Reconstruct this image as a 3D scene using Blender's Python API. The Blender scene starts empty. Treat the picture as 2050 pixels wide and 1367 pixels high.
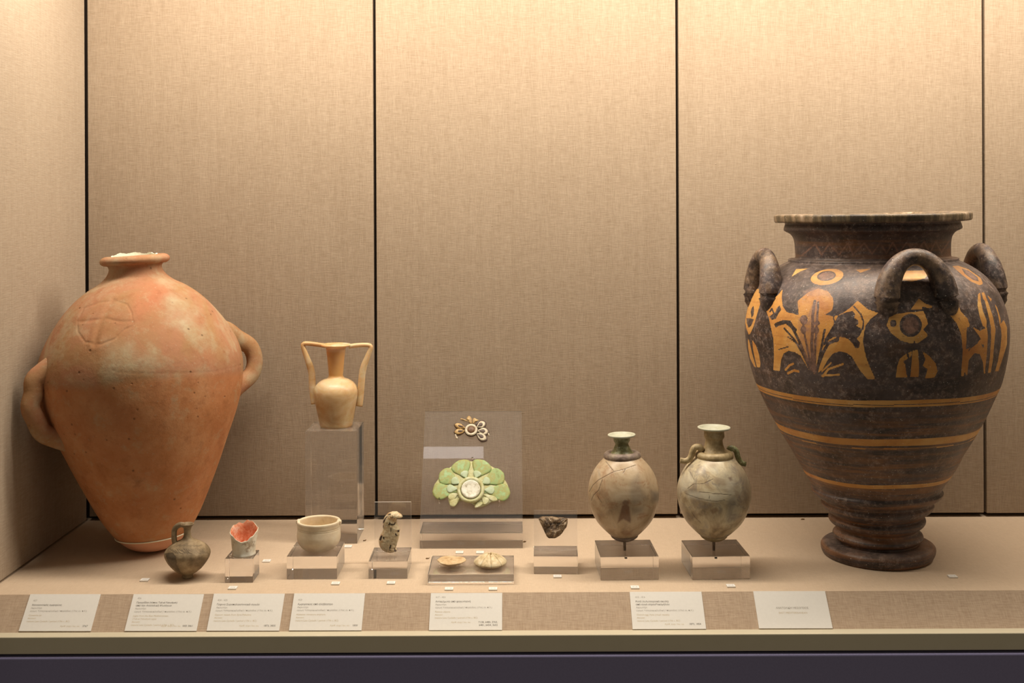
import bpy, math
import numpy as np
from mathutils import Vector, Matrix, Euler

# ------------------------------------------------------------------ camera, world, light
F = 2280.0                 # focal length in pixels of the 2050 px wide frame
CX, CY = 1025.0, 430.0     # vanishing point of the depth lines
HC = 0.603                 # eye height above the case floor (m)
ROLL = math.radians(0.25)
scene = bpy.context.scene
root_col = scene.collection

cam_d = bpy.data.cameras.new('camera')
cam = bpy.data.objects.new('camera', cam_d)
root_col.objects.link(cam)
cam_d.sensor_fit = 'HORIZONTAL'
cam_d.sensor_width = 36.0
cam_d.lens = 36.0 * F / 2050.0
cam_d.shift_y = -(683.5 - CY) / 2050.0
cam_d.clip_start = 0.05
RIGHT = np.array([math.cos(ROLL), 0.0, -math.sin(ROLL)])
UP = np.array([math.sin(ROLL), 0.0, math.cos(ROLL)])
FWD = np.array([0.0, 1.0, 0.0])
CAM = np.array([0.0, 0.0, HC])
cam.matrix_world = Matrix(((RIGHT[0], UP[0], -FWD[0], 0), (RIGHT[1], UP[1], -FWD[1], 0),
                           (RIGHT[2], UP[2], -FWD[2], HC), (0, 0, 0, 1)))
scene.camera = cam

world = bpy.data.worlds.new('room')
scene.world = world
world.use_nodes = True
world.node_tree.nodes['Background'].inputs[0].default_value = (0.150, 0.126, 0.094, 1)
world.node_tree.nodes['Background'].inputs[1].default_value = 1.0

def lamp(name, loc, sx, sy, energy, color, tilt=0.0):
    d = bpy.data.lights.new(name, 'AREA')
    d.shape = 'RECTANGLE'; d.size = sx; d.size_y = sy
    d.energy = energy; d.color = color
    o = bpy.data.objects.new(name, d); root_col.objects.link(o)
    o.location = loc; o.rotation_euler = (tilt, 0, 0)
    return o
# the tube in the light attic of the show case, and a ceiling lamp of the room that glints in the leaning panel
WARM = (1.0, 0.885, 0.73)
lamp('case_tube_light', (0.28, 1.86, 1.235), 2.18, 0.14, 33.0, WARM, math.radians(28))
lamp('room_ceiling_light', (-0.24, 1.07, 2.0), 0.26, 0.05, 0.11, (1.0, 0.95, 0.95))

scene.view_settings.view_transform = 'Standard'
scene.view_settings.look = 'None'
scene.view_settings.exposure = 0.0
scene.view_settings.gamma = 1.0
scene.view_settings.use_curve_mapping = False
cy = scene.cycles
cy.max_bounces = 14; cy.diffuse_bounces = 5; cy.glossy_bounces = 6; cy.transmission_bounces = 12
cy.transparent_max_bounces = 8
cy.caustics_reflective = False; cy.caustics_refractive = True
cy.sample_clamp_indirect = 40.0
cy.blur_glossy = 0.5
try:
    cy.use_denoising = True
    cy.denoiser = 'OPENIMAGEDENOISE'
except Exception:
    pass

# ------------------------------------------------------------------ helpers: projection
def ray(px, py):
    return FWD + RIGHT * ((px - CX) / F) + UP * ((CY - py) / F)
def at(px, py, depth):
    return CAM + ray(px, py) * depth
def onz(px, py, z=0.0):
    d = ray(px, py); return CAM + d * ((z - HC) / d[2])
def onplane(px, py, p0, n):
    d = ray(px, py); return CAM + d * (np.dot(np.asarray(p0) - CAM, n) / np.dot(d, n))
def project(W):
    rel = W - CAM
    dep = rel @ FWD
    return CX + F * (rel @ RIGHT) / dep, CY - F * (rel @ UP) / dep

ZB = 2.2575          # back wall
ZF = 1.8185          # front edge of the floor
ZS = 1.774; LZ = -0.0443   # foot of the sloped ledge
XL = float(at(175, 1043, ZB)[0])
XR = 1.545

# ------------------------------------------------------------------ helpers: objects
def tag(o, label=None, cat=None, group=None, kind=None):
    if label: o['label'] = label
    if cat: o['category'] = cat
    if group: o['group'] = group
    if kind: o['kind'] = kind
    return o
def empty(name, loc, rot=(0, 0, 0)):
    o = bpy.data.objects.new(name, None); root_col.objects.link(o)
    o.location = loc; o.rotation_euler = rot; o.empty_display_size = 0.02
    return o
def mesh_obj(name, V, Fc, mat, parent=None, smooth=True, loc=None, rot=None):
    me = bpy.data.meshes.new(name)
    V = np.asarray(V, dtype=np.float64)
    if isinstance(Fc, np.ndarray):
        nf = len(Fc); k = Fc.shape[1]
        me.vertices.add(len(V)); me.vertices.foreach_set('co', V.astype(np.float32).ravel())
        me.loops.add(nf * k); me.loops.foreach_set('vertex_index', Fc.astype(np.int32).ravel())
        me.polygons.add(nf)
        me.polygons.foreach_set('loop_start', np.arange(0, nf * k, k, dtype=np.int32))
        try: me.polygons.foreach_set('loop_total', np.full(nf, k, dtype=np.int32))
        except Exception: pass
        me.update(calc_edges=True); me.validate()
    else:
        me.from_pydata([tuple(v) for v in V], [], [tuple(f) for f in Fc]); me.update()
    if smooth:
        me.polygons.foreach_set('use_smooth', np.ones(len(me.polygons), dtype=bool))
    if mat: me.materials.append(mat)
    o = bpy.data.objects.new(name, me); root_col.objects.link(o)
    if parent is not None: o.parent = parent
    if loc is not None: o.location = loc
    if rot is not None: o.rotation_euler = rot
    return o
def box_vf(x0, x1, y0, y1, z0, z1):
    V = [(x0,y0,z0),(x1,y0,z0),(x1,y1,z0),(x0,y1,z0),(x0,y0,z1),(x1,y0,z1),(x1,y1,z1),(x0,y1,z1)]
    Fc = [(0,3,2,1),(4,5,6,7),(0,1,5,4),(1,2,6,5),(2,3,7,6),(3,0,4,7)]
    return V, Fc
def bevel(o, w, seg=2):
    m = o.modifiers.new('bevel', 'BEVEL'); m.width = w; m.segments = seg; m.limit_method = 'ANGLE'
    return o
def box(name, x0, x1, y0, y1, z0, z1, mat, parent=None, bev=0.0, loc=None, rot=None):
    V, Fc = box_vf(x0, x1, y0, y1, z0, z1)
    o = mesh_obj(name, V, Fc, mat, parent, smooth=False, loc=loc, rot=rot)
    if bev: bevel(o, bev)
    return o
def add_attr(o, name, vals):
    a = o.data.attributes.new(name, 'FLOAT', 'POINT')
    a.data.foreach_set('value', np.asarray(vals, dtype=np.float32))

def curve(pts, n):
    """smooth resample of control points (centripetal catmull-rom)"""
    P = np.asarray(pts, float)
    d = np.r_[0, np.cumsum(np.maximum(np.linalg.norm(np.diff(P, axis=0), axis=1), 1e-9) ** 0.5)]
    m = np.zeros_like(P)
    for i in range(len(P)):
        if i == 0: m[i] = (P[1] - P[0]) / (d[1] - d[0])
        elif i == len(P) - 1: m[i] = (P[-1] - P[-2]) / (d[-1] - d[-2])
        else:
            a = (P[i] - P[i-1]) / (d[i] - d[i-1]); b = (P[i+1] - P[i]) / (d[i+1] - d[i])
            c = (P[i+1] - P[i-1]) / (d[i+1] - d[i-1]); m[i] = a + b - c
    seglen = np.linalg.norm(np.diff(P, axis=0), axis=1); L = np.r_[0, np.cumsum(seglen)]
    out = []
    for s in np.linspace(0, L[-1], n):
        i = min(np.searchsorted(L, s, side='right') - 1, len(P) - 2)
        t = 0 if seglen[i] == 0 else (s - L[i]) / seglen[i]; h = d[i+1] - d[i]
        out.append((2*t**3-3*t**2+1)*P[i] + (t**3-2*t**2+t)*h*m[i] + (-2*t**3+3*t**2)*P[i+1] + (t**3-t**2)*h*m[i+1])
    return np.array(out)
def wob(th, z, seed, fr=(2, 3, 5), zs=(9, 17, 31)):
    r = np.zeros_like(th + z)
    for k, (a, b) in enumerate(zip(fr, zs)):
        r = r + np.sin(a * th + seed * (k + 1.7)) * np.sin(b * z + seed * (2.3 * k + 1)) / (k + 1)
    return r
def lathe_vf(prof, n, disp=None):
    prof = np.asarray(prof, float)
    th = np.linspace(0, 2 * np.pi, n, endpoint=False)
    R = np.maximum(prof[:, 0], 1e-5)[:, None] + 0 * th[None]
    Z = prof[:, 1][:, None] + 0 * th[None]
    T = th[None] + 0 * R
    if disp is not None: R, Z = disp(R, Z, T)
    V = np.stack([R * np.cos(T), R * np.sin(T), Z], -1).reshape(-1, 3)
    m = len(prof)
    i = np.arange(m - 1)[:, None] * n; j = np.arange(n)[None]; j2 = (j + 1) % n
    Fc = np.stack([i + j, i + j2, i + n + j2, i + n + j], -1).reshape(-1, 4)
    return V, Fc          # profile must run bottom -> top for outward normals
def lathe(name, prof, n, mat, parent, disp=None):
    V, Fc = lathe_vf(prof, n, disp)
    return mesh_obj(name, V, Fc, mat, parent)
def tube(name, path, rad, mat, parent, n=20, flat=None, ref=(0, 0, 1)):
    """tube along path; rad: (N,) half-size along frame normal; flat: half-size along binormal"""
    P = np.asarray(path, float); N = len(P)
    r1 = np.broadcast_to(np.asarray(rad, float), (N,)); r2 = r1 if flat is None else np.broadcast_to(np.asarray(flat, float), (N,))
    T = np.gradient(P, axis=0); T /= np.linalg.norm(T, axis=1)[:, None]
    ref = np.asarray(ref, float)
    B = np.cross(T, ref[None] + 0 * T); bad = np.linalg.norm(B, axis=1) < 1e-6; B[bad] = (1, 0, 0)
    for i in range(1, N):
        if np.dot(B[i], B[i-1]) < 0: B[i] = -B[i]
    B /= np.linalg.norm(B, axis=1)[:, None]
    Nn = np.cross(B, T)
    a = np.linspace(0, 2 * np.pi, n, endpoint=False)
    V = P[:, None] + Nn[:, None] * (r1[:, None] * np.cos(a))[..., None] + B[:, None] * (r2[:, None] * np.sin(a))[..., None]
    V = V.reshape(-1, 3)
    Fc = []
    for i in range(N - 1):
        for j in range(n):
            Fc.append((i*n+j, i*n+(j+1) % n, (i+1)*n+(j+1) % n, (i+1)*n+j))
    Fc.append(tuple(range(n - 1, -1, -1))); Fc.append(tuple((N-1)*n + k for k in range(n)))
    o = mesh_obj(name, V, Fc, mat, parent)
    return o
def in_poly(x, y, poly):
    p = np.asarray(poly, float); ins = np.zeros(x.shape, bool)
    x0, y0 = p[:, 0], p[:, 1]; x1, y1 = np.roll(x0, -1), np.roll(y0, -1)
    m = (x >= x0.min()) & (x <= x0.max()) & (y >= y0.min()) & (y <= y0.max())
    xs, ys = x[m], y[m]; r = np.zeros(xs.shape, bool)
    for a, b, c, d in zip(x0, y0, x1, y1):
        if b == d: continue
        k = ((b > ys) != (d > ys)) & (xs < (c - a) * (ys - b) / (d - b) + a); r ^= k
    ins[m] = r
    return ins
def line_dist(x, y, pl, reach=40):
    p = np.asarray(pl, float); D = np.full(x.shape, 1e3)
    m = (x >= p[:, 0].min() - reach) & (x <= p[:, 0].max() + reach) & (y >= p[:, 1].min() - reach) & (y <= p[:, 1].max() + reach)
    xs, ys = x[m], y[m]; d = np.full(xs.shape, 1e3)
    for (a, b), (c, e) in zip(p[:-1], p[1:]):
        L = max((c-a)**2 + (e-b)**2, 1e-9); t = np.clip(((xs-a)*(c-a) + (ys-b)*(e-b)) / L, 0, 1)
        d = np.minimum(d, np.hypot(xs - a - t*(c-a), ys - b - t*(e-b)))
    D[m] = d
    return D
def soft(x, y, poly, w=1.6):
    """1 inside the polygon, 0 outside, a feathered edge w pixels wide"""
    p = list(poly) + [poly[0]]
    d = line_dist(x, y, p, 3 * w + 4); d = np.where(in_poly(x, y, poly), -d, d)
    return np.clip(0.5 - d / w, 0, 1)
def surf_px(V, M):
    """where the painter of this photograph's side would see each vertex: the far half mirrors the near half"""
    M = np.array(M); W = V @ M[:3, :3].T + M[:3, 3]
    A = np.stack([0 * V[:, 0], 0 * V[:, 0], V[:, 2]], -1) @ M[:3, :3].T + M[:3, 3]
    v = CAM - A; v[:, 2] = 0; v /= np.linalg.norm(v, axis=1)[:, None]
    c = np.sum((W - A) * v, 1)
    W2 = W - v * (2 * np.minimum(c, 0))[:, None]
    return project(W2)
def inflate(outline, spine, H, Hb, rings=7, rough=0.0, seed=1, edge=0.35):
    """solid from a 2-D outline: rings shrink to the spine, front bulges by H, back by Hb, rim has thickness"""
    O = np.asarray(outline, float); S = np.asarray(spine, float)
    def near(p):
        best = None
        for a, b in zip(S[:-1], S[1:]):
            L = max(np.dot(b-a, b-a), 1e-12); t = np.clip(np.dot(p-a, b-a) / L, 0, 1); q = a + t*(b-a)
            d = np.linalg.norm(p-q)
            if best is None or d < best[0]: best = (d, q)
        return best[1]
    if len(S) == 1: C = np.repeat(S, len(O), 0)
    else: C = np.array([near(p) for p in O])
    n = len(O); V = []; rng = np.random.RandomState(seed)
    ts = np.linspace(0, 1, rings + 1)
    def layer(t, sgn, h):
        q = O + (C - O) * t
        z = sgn * h * (edge + (1 - edge) * math.sqrt(max(0, 1 - (1 - t) ** 2)))
        zz = np.full(n, z) + (rng.randn(n) * rough if rough else 0)
        return np.c_[q, zz]
    for t in ts: V.append(layer(t, 1, H))
    for t in ts: V.append(layer(t, -1, Hb))
    V = np.concatenate(V); Fc = []
    for k in range(rings):
        for j in range(n):
            j2 = (j + 1) % n
            Fc.append((k*n+j, k*n+j2, (k+1)*n+j2, (k+1)*n+j))
            b = (rings + 1) * n
            Fc.append((b+k*n+j, b+(k+1)*n+j, b+(k+1)*n+j2, b+k*n+j2))
    b = (rings + 1) * n
    for j in range(n):
        j2 = (j + 1) % n; Fc.append((j, b+j, b+j2, j2))
    return V, Fc
def resample_closed(pts, n):
    P = np.asarray(pts + [pts[0]], float); L = np.r_[0, np.cumsum(np.linalg.norm(np.diff(P, axis=0), axis=1))]
    s = np.linspace(0, L[-1], n, endpoint=False)
    return np.c_[np.interp(s, L, P[:, 0]), np.interp(s, L, P[:, 1])]

# ------------------------------------------------------------------ helpers: materials
def lin(c):
    c = np.asarray(c, float) / 255.0
    return np.where(c <= 0.04045, c / 12.92, ((c + 0.055) / 1.055) ** 2.4)
EW = np.array([1.02, 0.86, 0.66])
def alb(r, g, b, e=1.0):
    """albedo of something that looks r,g,b under the warm case light"""
    return tuple(np.clip(lin((r, g, b)) / (EW * e), 0.004, 0.93)) + (1.0,)
class NT:
    def __init__(s, name):
        s.m = bpy.data.materials.new(name); s.m.use_nodes = True; s.t = s.m.node_tree
        s.bsdf = s.t.nodes['Principled BSDF']; s.out = s.t.nodes['Material Output']
    def n(s, typ, ins=None, **props):
        nd = s.t.nodes.new(typ)
        for k, v in props.items(): setattr(nd, k, v)
        for k, v in (ins or {}).items(): s.set(nd.inputs[k], v)
        return nd
    def set(s, sock, v):
        if isinstance(v, bpy.types.NodeSocket): s.t.links.new(v, sock)
        else: sock.default_value = v
    def co(s, kind='Object', scale=None, loc=None):
        c = s.n('ShaderNodeTexCoord').outputs[kind]
        if scale is not None or loc is not None:
            c = s.n('ShaderNodeMapping', {'Vector': c, 'Scale': scale or (1, 1, 1), 'Location': loc or (0, 0, 0)}).outputs[0]
        return c
    def noise(s, vec, scale, detail=3, rough=0.55, dist=0.0, col=False):
        nd = s.n('ShaderNodeTexNoise', {'Vector': vec, 'Scale': scale, 'Detail': detail, 'Roughness': rough, 'Distortion': dist})
        return nd.outputs['Color' if col else 'Fac']
    def vor(s, vec, scale, feature='F1', out='Distance', rnd=1.0):
        return s.n('ShaderNodeTexVoronoi', {'Vector': vec, 'Scale': scale, 'Randomness': rnd}, feature=feature).outputs[out]
    def ramp(s, fac, stops, interp='LINEAR'):
        nd = s.n('ShaderNodeValToRGB', {'Fac': fac}); r = nd.color_ramp; r.interpolation = interp
        while len(r.elements) < len(stops): r.elements.new(0.5)
        for e, (p, c) in zip(r.elements, stops):
            e.position = p; e.color = c if len(c) == 4 else tuple(c) + (1,)
        return nd.outputs[0]
    def step(s, fac, a, b):
        return s.n('ShaderNodeMapRange', {'Value': fac, 'From Min': a, 'From Max': b}, clamp=True).outputs[0]
    def math(s, op, a, b=0.0, clamp=False):
        return s.n('ShaderNodeMath', {0: a, 1: b}, operation=op, use_clamp=clamp).outputs[0]
    def mix(s, fac, a, b, blend='MIX'):
        nd = s.n('ShaderNodeMix', data_type='RGBA', blend_type=blend)
        s.set(nd.inputs[0], fac); s.set(nd.inputs[6], a); s.set(nd.inputs[7], b)
        return nd.outputs[2]
    def attr(s, name):
        return s.n('ShaderNodeAttribute', attribute_name=name).outputs['Fac']
    def bump(s, h, strength=0.3, dist=0.002, nrm=None):
        ins = {'Height': h, 'Strength': strength, 'Distance': dist}
        if nrm is not None: ins['Normal'] = nrm
        return s.n('ShaderNodeBump', ins).outputs[0]
    def done(s, color=None, rough=0.7, normal=None, spec=None, **kw):
        b = s.bsdf
        if color is not None: s.set(b.inputs['Base Color'], color)
        s.set(b.inputs['Roughness'], rough)
        if normal is not None: s.set(b.inputs['Normal'], normal)
        if spec is not None: s.set(b.inputs['Specular IOR Level'], spec)
        for k, v in kw.items(): s.set(b.inputs[k.replace('_', ' ')], v)
        return s.m

def linen(name, c_lo, c_hi, axes='xz', bumpd=0.0012, strength=0.35):
    """woven cloth: two crossing sets of fine threads, slow streaks, knots and slubs"""
    t = NT(name)
    if axes == 'xz':   sh, sv, slow, slb = (55, 55, 820), (760, 760, 55), (130, 130, 4), (70, 70, 420)
    elif axes == 'yz': sh, sv, slow, slb = (55, 55, 820), (760, 760, 55), (130, 130, 4), (70, 70, 420)
    else:              sh, sv, slow, slb = (60, 800, 800), (760, 60, 60), (100, 4, 4), (260, 160, 160)
    h = t.noise(t.co(scale=sh), 1.0, 2, 0.6)
    v = t.noise(t.co(scale=sv), 1.0, 2, 0.6)
    w = t.math('ADD', t.math('MULTIPLY', h, 0.55), t.math('MULTIPLY', v, 0.45))
    st = t.noise(t.co(scale=slow), 1.0, 3, 0.6)
    big = t.noise(t.co(), 5.0, 3, 0.6)
    f = t.math('ADD', t.math('MULTIPLY', w, 1.7), t.math('ADD', t.math('MULTIPLY', st, 0.28), t.math('MULTIPLY', big, 0.2)))
    f = t.step(f, 0.72, 1.46)
    col = t.mix(f, c_lo, c_hi)
    slub = t.step(t.noise(t.co(scale=slb), 1.0, 1, 0.4), 0.70, 0.80)
    kn = t.step(t.vor(t.co(), 85.0), 0.09, 0.03)
    knc = t.step(t.n('ShaderNodeTexWhiteNoise', {'Vector': t.vor(t.co(), 85.0, out='Position')}).outputs['Value'], 0.80, 0.86)
    kn = t.math('MULTIPLY', kn, knc)
    col = t.mix(t.math('MULTIPLY', slub, 0.18), col, tuple(min(1, c * 1.35) for c in c_hi[:3]) + (1,))
    col = t.mix(t.math('MULTIPLY', kn, 0.35), col, tuple(min(1, c * 1.4) for c in c_hi[:3]) + (1,))
    hh = t.math('ADD', t.math('MULTIPLY', w, 1.0), t.math('ADD', t.math('MULTIPLY', slub, 0.35), t.math('MULTIPLY', kn, 1.6)))
    return t.done(col, 0.92, t.bump(hh, strength, bumpd), spec=0.15)

M = {}
M['linen'] = linen('linen_wall', (0.235, 0.172, 0.116, 1), (0.365, 0.288, 0.212, 1), strength=0.5)
M['linen_side'] = linen('linen_side', (0.33, 0.255, 0.185, 1), (0.45, 0.37, 0.285, 1), 'yz')
M['linen_ledge'] = linen('linen_ledge', (0.38, 0.275, 0.195, 1), (0.58, 0.455, 0.34, 1), 'ledge')
M['deck'] = linen('linen_deck', (0.53, 0.41, 0.295, 1), (0.65, 0.52, 0.39, 1), 'deck', 0.0006, 0.22)
t = NT('dark_backing'); M['backing'] = t.done((0.035, 0.022, 0.014, 1), 0.95)
t = NT('sill_paint')
M['sill'] = t.done(t.mix(t.noise(t.co(), 40, 3), (0.56, 0.51, 0.38, 1), (0.60, 0.55, 0.42, 1)), 0.55, spec=0.3)
t = NT('blue_paint')
M['blue'] = t.done(t.mix(t.noise(t.co(), 300, 2), (0.20, 0.19, 0.34, 1), (0.24, 0.23, 0.40, 1)), 0.5, spec=0.35)
t = NT('ceiling_paint'); M['ceil'] = t.done((0.75, 0.72, 0.66, 1), 0.8)
t = NT('clear_acrylic')
M['acrylic'] = t.done((0.985, 0.975, 0.975, 1), 0.0, Transmission_Weight=0.972, IOR=1.49)
t = NT('acrylic_bright_edge')
M['acrylic_edge'] = t.done((0.95, 0.92, 0.88, 1), 0.35, Transmission_Weight=0.55, IOR=1.49)  # whitish colour puts the glow of clear acrylic edges into the material
t = NT('card_paper')
M['card'] = t.done(t.mix(t.noise(t.co(), 250, 3), (0.78, 0.76, 0.72, 1), (0.84, 0.82, 0.78, 1)), 0.8)
for nm, c in (('ink_dark', (0.20, 0.18, 0.16, 1)), ('ink_grey', (0.38, 0.35, 0.31, 1)), ('ink_tan', (0.60, 0.50, 0.34, 1)), ('ink_tag', (0.45, 0.44, 0.43, 1))):
    t = NT(nm); M[nm] = t.done(c, 0.8)
t = NT('pin_metal')
M['pin'] = t.done(t.mix(t.noise(t.co(), 300, 3), (0.16, 0.12, 0.09, 1), (0.34, 0.27, 0.2, 1)), 0.45, Metallic=0.6)

# ---- clay and stone
albh = lambda r, g, b: alb(r * 0.975, g * 1.01, b * 0.95, 1.8)
t = NT('amphora_clay')
o = t.co()
n1 = t.noise(o, 7.0, 4, 0.6, 0.6); n2 = t.noise(t.co(loc=(3, 1, 7)), 16, 5, 0.65); n3 = t.noise(o, 140, 4, 0.7)
c = t.ramp(n1, [(0.30, albh(206, 132, 84)), (0.46, albh(218, 150, 100)), (0.58, albh(226, 146, 104)), (0.72, albh(232, 176, 130))])
c = t.mix(t.math('MULTIPLY', t.step(n2, 0.50, 0.66), 0.55), c, albh(234, 196, 152))
c = t.mix(t.math('MULTIPLY', t.attr('blush'), t.step(n2, 0.3, 0.55)), c, albh(240, 142, 98))
c = t.mix(t.math('MULTIPLY', t.attr('cream'), t.step(n2, 0.32, 0.6)), c, albh(246, 214, 172))
c = t.mix(t.math('MULTIPLY', t.step(t.noise(t.co(loc=(9, 2, 0)), 9, 4, 0.6), 0.57, 0.75), 0.5), c, albh(228, 128, 88))
low = t.attr('low')  # below the belly line, the change of light is put into the clay colour
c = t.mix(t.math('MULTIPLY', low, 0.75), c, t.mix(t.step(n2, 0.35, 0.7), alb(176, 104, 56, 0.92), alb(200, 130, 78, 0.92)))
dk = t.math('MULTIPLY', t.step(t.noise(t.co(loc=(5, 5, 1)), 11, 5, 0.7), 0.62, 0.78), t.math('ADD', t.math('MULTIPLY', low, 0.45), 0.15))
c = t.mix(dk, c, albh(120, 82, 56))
fm = t.noise(t.co(loc=(4, 9, 6)), 34, 5, 0.7)
c = t.mix(t.math('MULTIPLY', t.step(fm, 0.55, 0.72), 0.4), c, albh(246, 208, 160))
c = t.mix(t.math('MULTIPLY', t.step(fm, 0.46, 0.30), 0.45), c, alb(150, 88, 50, 1.1))
pit = t.step(t.vor(o, 55), 0.16, 0.05)
pw = t.step(t.n('ShaderNodeTexWhiteNoise', {'Vector': t.vor(o, 55, out='Position')}).outputs['Value'], 0.62, 0.7)
pit = t.math('MULTIPLY', pit, pw)
c = t.mix(t.math('MULTIPLY', pit, 0.6), c, albh(110, 66, 40))
gr = t.math('MULTIPLY', t.step(t.noise(t.co(loc=(2, 8, 3)), 260, 2, 0.5), 0.68, 0.76), 0.4)
c = t.mix(gr, c, albh(244, 214, 176))
c = t.mix(t.math('MULTIPLY', t.math('SUBTRACT', n3, 0.5), 0.35, True), c, albh(150, 90, 60))
h = t.math('SUBTRACT', t.math('ADD', t.math('MULTIPLY', n3, 0.5), t.math('MULTIPLY', n2, 1.0)), t.math('MULTIPLY', pit, 1.2))
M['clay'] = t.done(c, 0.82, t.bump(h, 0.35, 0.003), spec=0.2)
t = NT('restored_plaster_base'); n1 = t.noise(t.co(), 40, 4)
M['restored'] = t.done(t.mix(n1, alb(206, 136, 92), alb(222, 158, 116)), 0.7, t.bump(n1, 0.2, 0.002))
t = NT('cream_plaster'); n1 = t.noise(t.co(), 60, 5)
M['plaster'] = t.done(t.mix(n1, alb(226, 204, 156), alb(250, 232, 190)), 0.85, t.bump(n1, 0.4, 0.003))

def jar_material(name, use_attr=True):
    t = NT(name); o = t.co()
    n1 = t.noise(o, 11, 5, 0.65); n2 = t.noise(t.co(loc=(4, 4, 2)), 120, 5, 0.7); n3 = t.noise(t.co(loc=(1, 7, 2)), 420, 4, 0.7)
    n4 = t.noise(t.co(loc=(3, 1, 9)), 34, 5, 0.7)
    dark = t.ramp(n1, [(0.3, alb(38, 28, 22)), (0.46, alb(58, 43, 36)), (0.58, alb(82, 66, 58)), (0.75, alb(60, 42, 28))])
    dark = t.mix(t.math('MULTIPLY', t.step(n4, 0.52, 0.7), 0.55), dark, alb(110, 74, 48))
    worn = t.math('MULTIPLY', t.step(n2, 0.47, 0.62), t.step(n4, 0.36, 0.60))
    dark = t.mix(t.math('MULTIPLY', worn, 0.7), dark, t.mix(t.step(n3, 0.35, 0.65), alb(96, 74, 60), alb(182, 150, 126)))
    if not use_attr:
        dark = t.mix(t.math('MULTIPLY', t.step(t.noise(t.co(loc=(2, 2, 2)), 30, 5, 0.7), 0.46, 0.66), 0.75), dark, t.mix(n2, alb(104, 76, 50), alb(176, 136, 96)))
        col = dark
    else:
        p = t.attr('paint'); brown = t.attr('brown')
        orange = t.ramp(t.noise(t.co(loc=(2, 6, 2)), 12, 4, 0.6, 0.5), [(0.28, alb(182, 108, 44)), (0.5, alb(208, 138, 60)), (0.7, alb(226, 166, 88))])
        streak = t.noise(t.co(scale=(10, 10, 200)), 1.0, 3, 0.6)
        orange = t.mix(t.math('MULTIPLY', t.step(streak, 0.5, 0.72), 0.4), orange, alb(164, 90, 38))
        rings = t.noise(t.co(scale=(6, 6, 110)), 1.0, 4, 0.65)
        dark = t.mix(t.math('MULTIPLY', t.step(rings, 0.44, 0.66), t.math('ADD', t.math('MULTIPLY', brown, 0.8), 0.08)), dark, t.mix(n4, alb(126, 76, 36), alb(164, 104, 54)))
        pe = t.math('ADD', p, t.math('MULTIPLY', t.math('SUBTRACT', n3, 0.5), 0.30))
        pe = t.step(pe, 0.40, 0.60)
        col = t.mix(pe, dark, orange)
        chip = t.math('MULTIPLY', t.step(n2, 0.60, 0.70), t.math('MULTIPLY', pe, t.step(n4, 0.45, 0.6)))
        col = t.mix(t.math('MULTIPLY', chip, 0.7), col, alb(84, 60, 50))
        mid = t.attr('tint')
        col = t.mix(t.math('MULTIPLY', mid, t.step(n2, 0.25, 0.6)), col, t.mix(n3, alb(120, 72, 44), alb(176, 128, 100)))
        lipm = t.attr('lip')
        drip = t.math('ADD', t.math('MULTIPLY', t.noise(t.co(scale=(75, 75, 10)), 1.0, 4, 0.7), 0.55), t.math('MULTIPLY', t.noise(t.co(loc=(1, 5, 5)), 16, 4, 0.7), 0.45))
        col = t.mix(lipm, col, t.ramp(drip, [(0.40, alb(64, 50, 36)), (0.50, alb(104, 82, 52)), (0.57, alb(146, 114, 80)), (0.68, alb(206, 174, 136))]))
    spk = t.step(n3, 0.66, 0.76)
    col = t.mix(t.math('MULTIPLY', spk, 0.4), col, alb(206, 178, 150))
    fine = t.step(t.vor(o, 240), 0.22, 0.08)
    fw = t.step(t.n('ShaderNodeTexWhiteNoise', {'Vector': t.vor(o, 240, out='Position')}).outputs['Value'], 0.86, 0.9)
    col = t.mix(t.math('MULTIPLY', t.math('MULTIPLY', fine, fw), 0.7), col, alb(226, 204, 178))
    if use_attr:
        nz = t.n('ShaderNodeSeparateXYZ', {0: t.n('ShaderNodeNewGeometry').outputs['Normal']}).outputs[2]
        up_tan = t.math('MULTIPLY', t.step(nz, 0.35, 0.9), t.step(n4, 0.35, 0.7))  # patchy grey-tan tone on faces that turn upward
        col = t.mix(t.math('MULTIPLY', up_tan, 0.55), col, alb(150, 122, 98))
        scr = t.math('MULTIPLY', t.step(t.noise(t.co(scale=(40, 40, 160), loc=(5, 2, 2)), 1.0, 3, 0.8, 2.5), 0.655, 0.68), 0.45)
        col = t.mix(scr, col, alb(160, 128, 96))
    h = t.math('ADD', t.math('MULTIPLY', n2, 0.6), t.math('MULTIPLY', n3, 0.4))
    return t.done(col, t.ramp(n2, [(0.3, (0.36,) * 3), (0.7, (0.6,) * 3)]), t.bump(h, 0.35, 0.002), spec=0.5)
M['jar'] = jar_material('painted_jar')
M['jar_handle'] = jar_material('worn_dark_clay', False)

t = NT('dark_jug_clay'); o = t.co(); n1 = t.noise(o, 45, 5, 0.65); n2 = t.noise(o, 260, 4, 0.7)
sc = t.attr('mark')
c = t.ramp(n1, [(0.3, alb(96, 76, 50)), (0.5, alb(140, 112, 76)), (0.7, alb(176, 146, 104))])
c = t.mix(t.math('MULTIPLY', sc, 0.65), c, alb(52, 42, 34))
M['jug'] = t.done(c, 0.6, t.bump(t.math('SUBTRACT', n2, t.math('MULTIPLY', sc, 1.5)), 0.35, 0.0012), spec=0.3)

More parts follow.
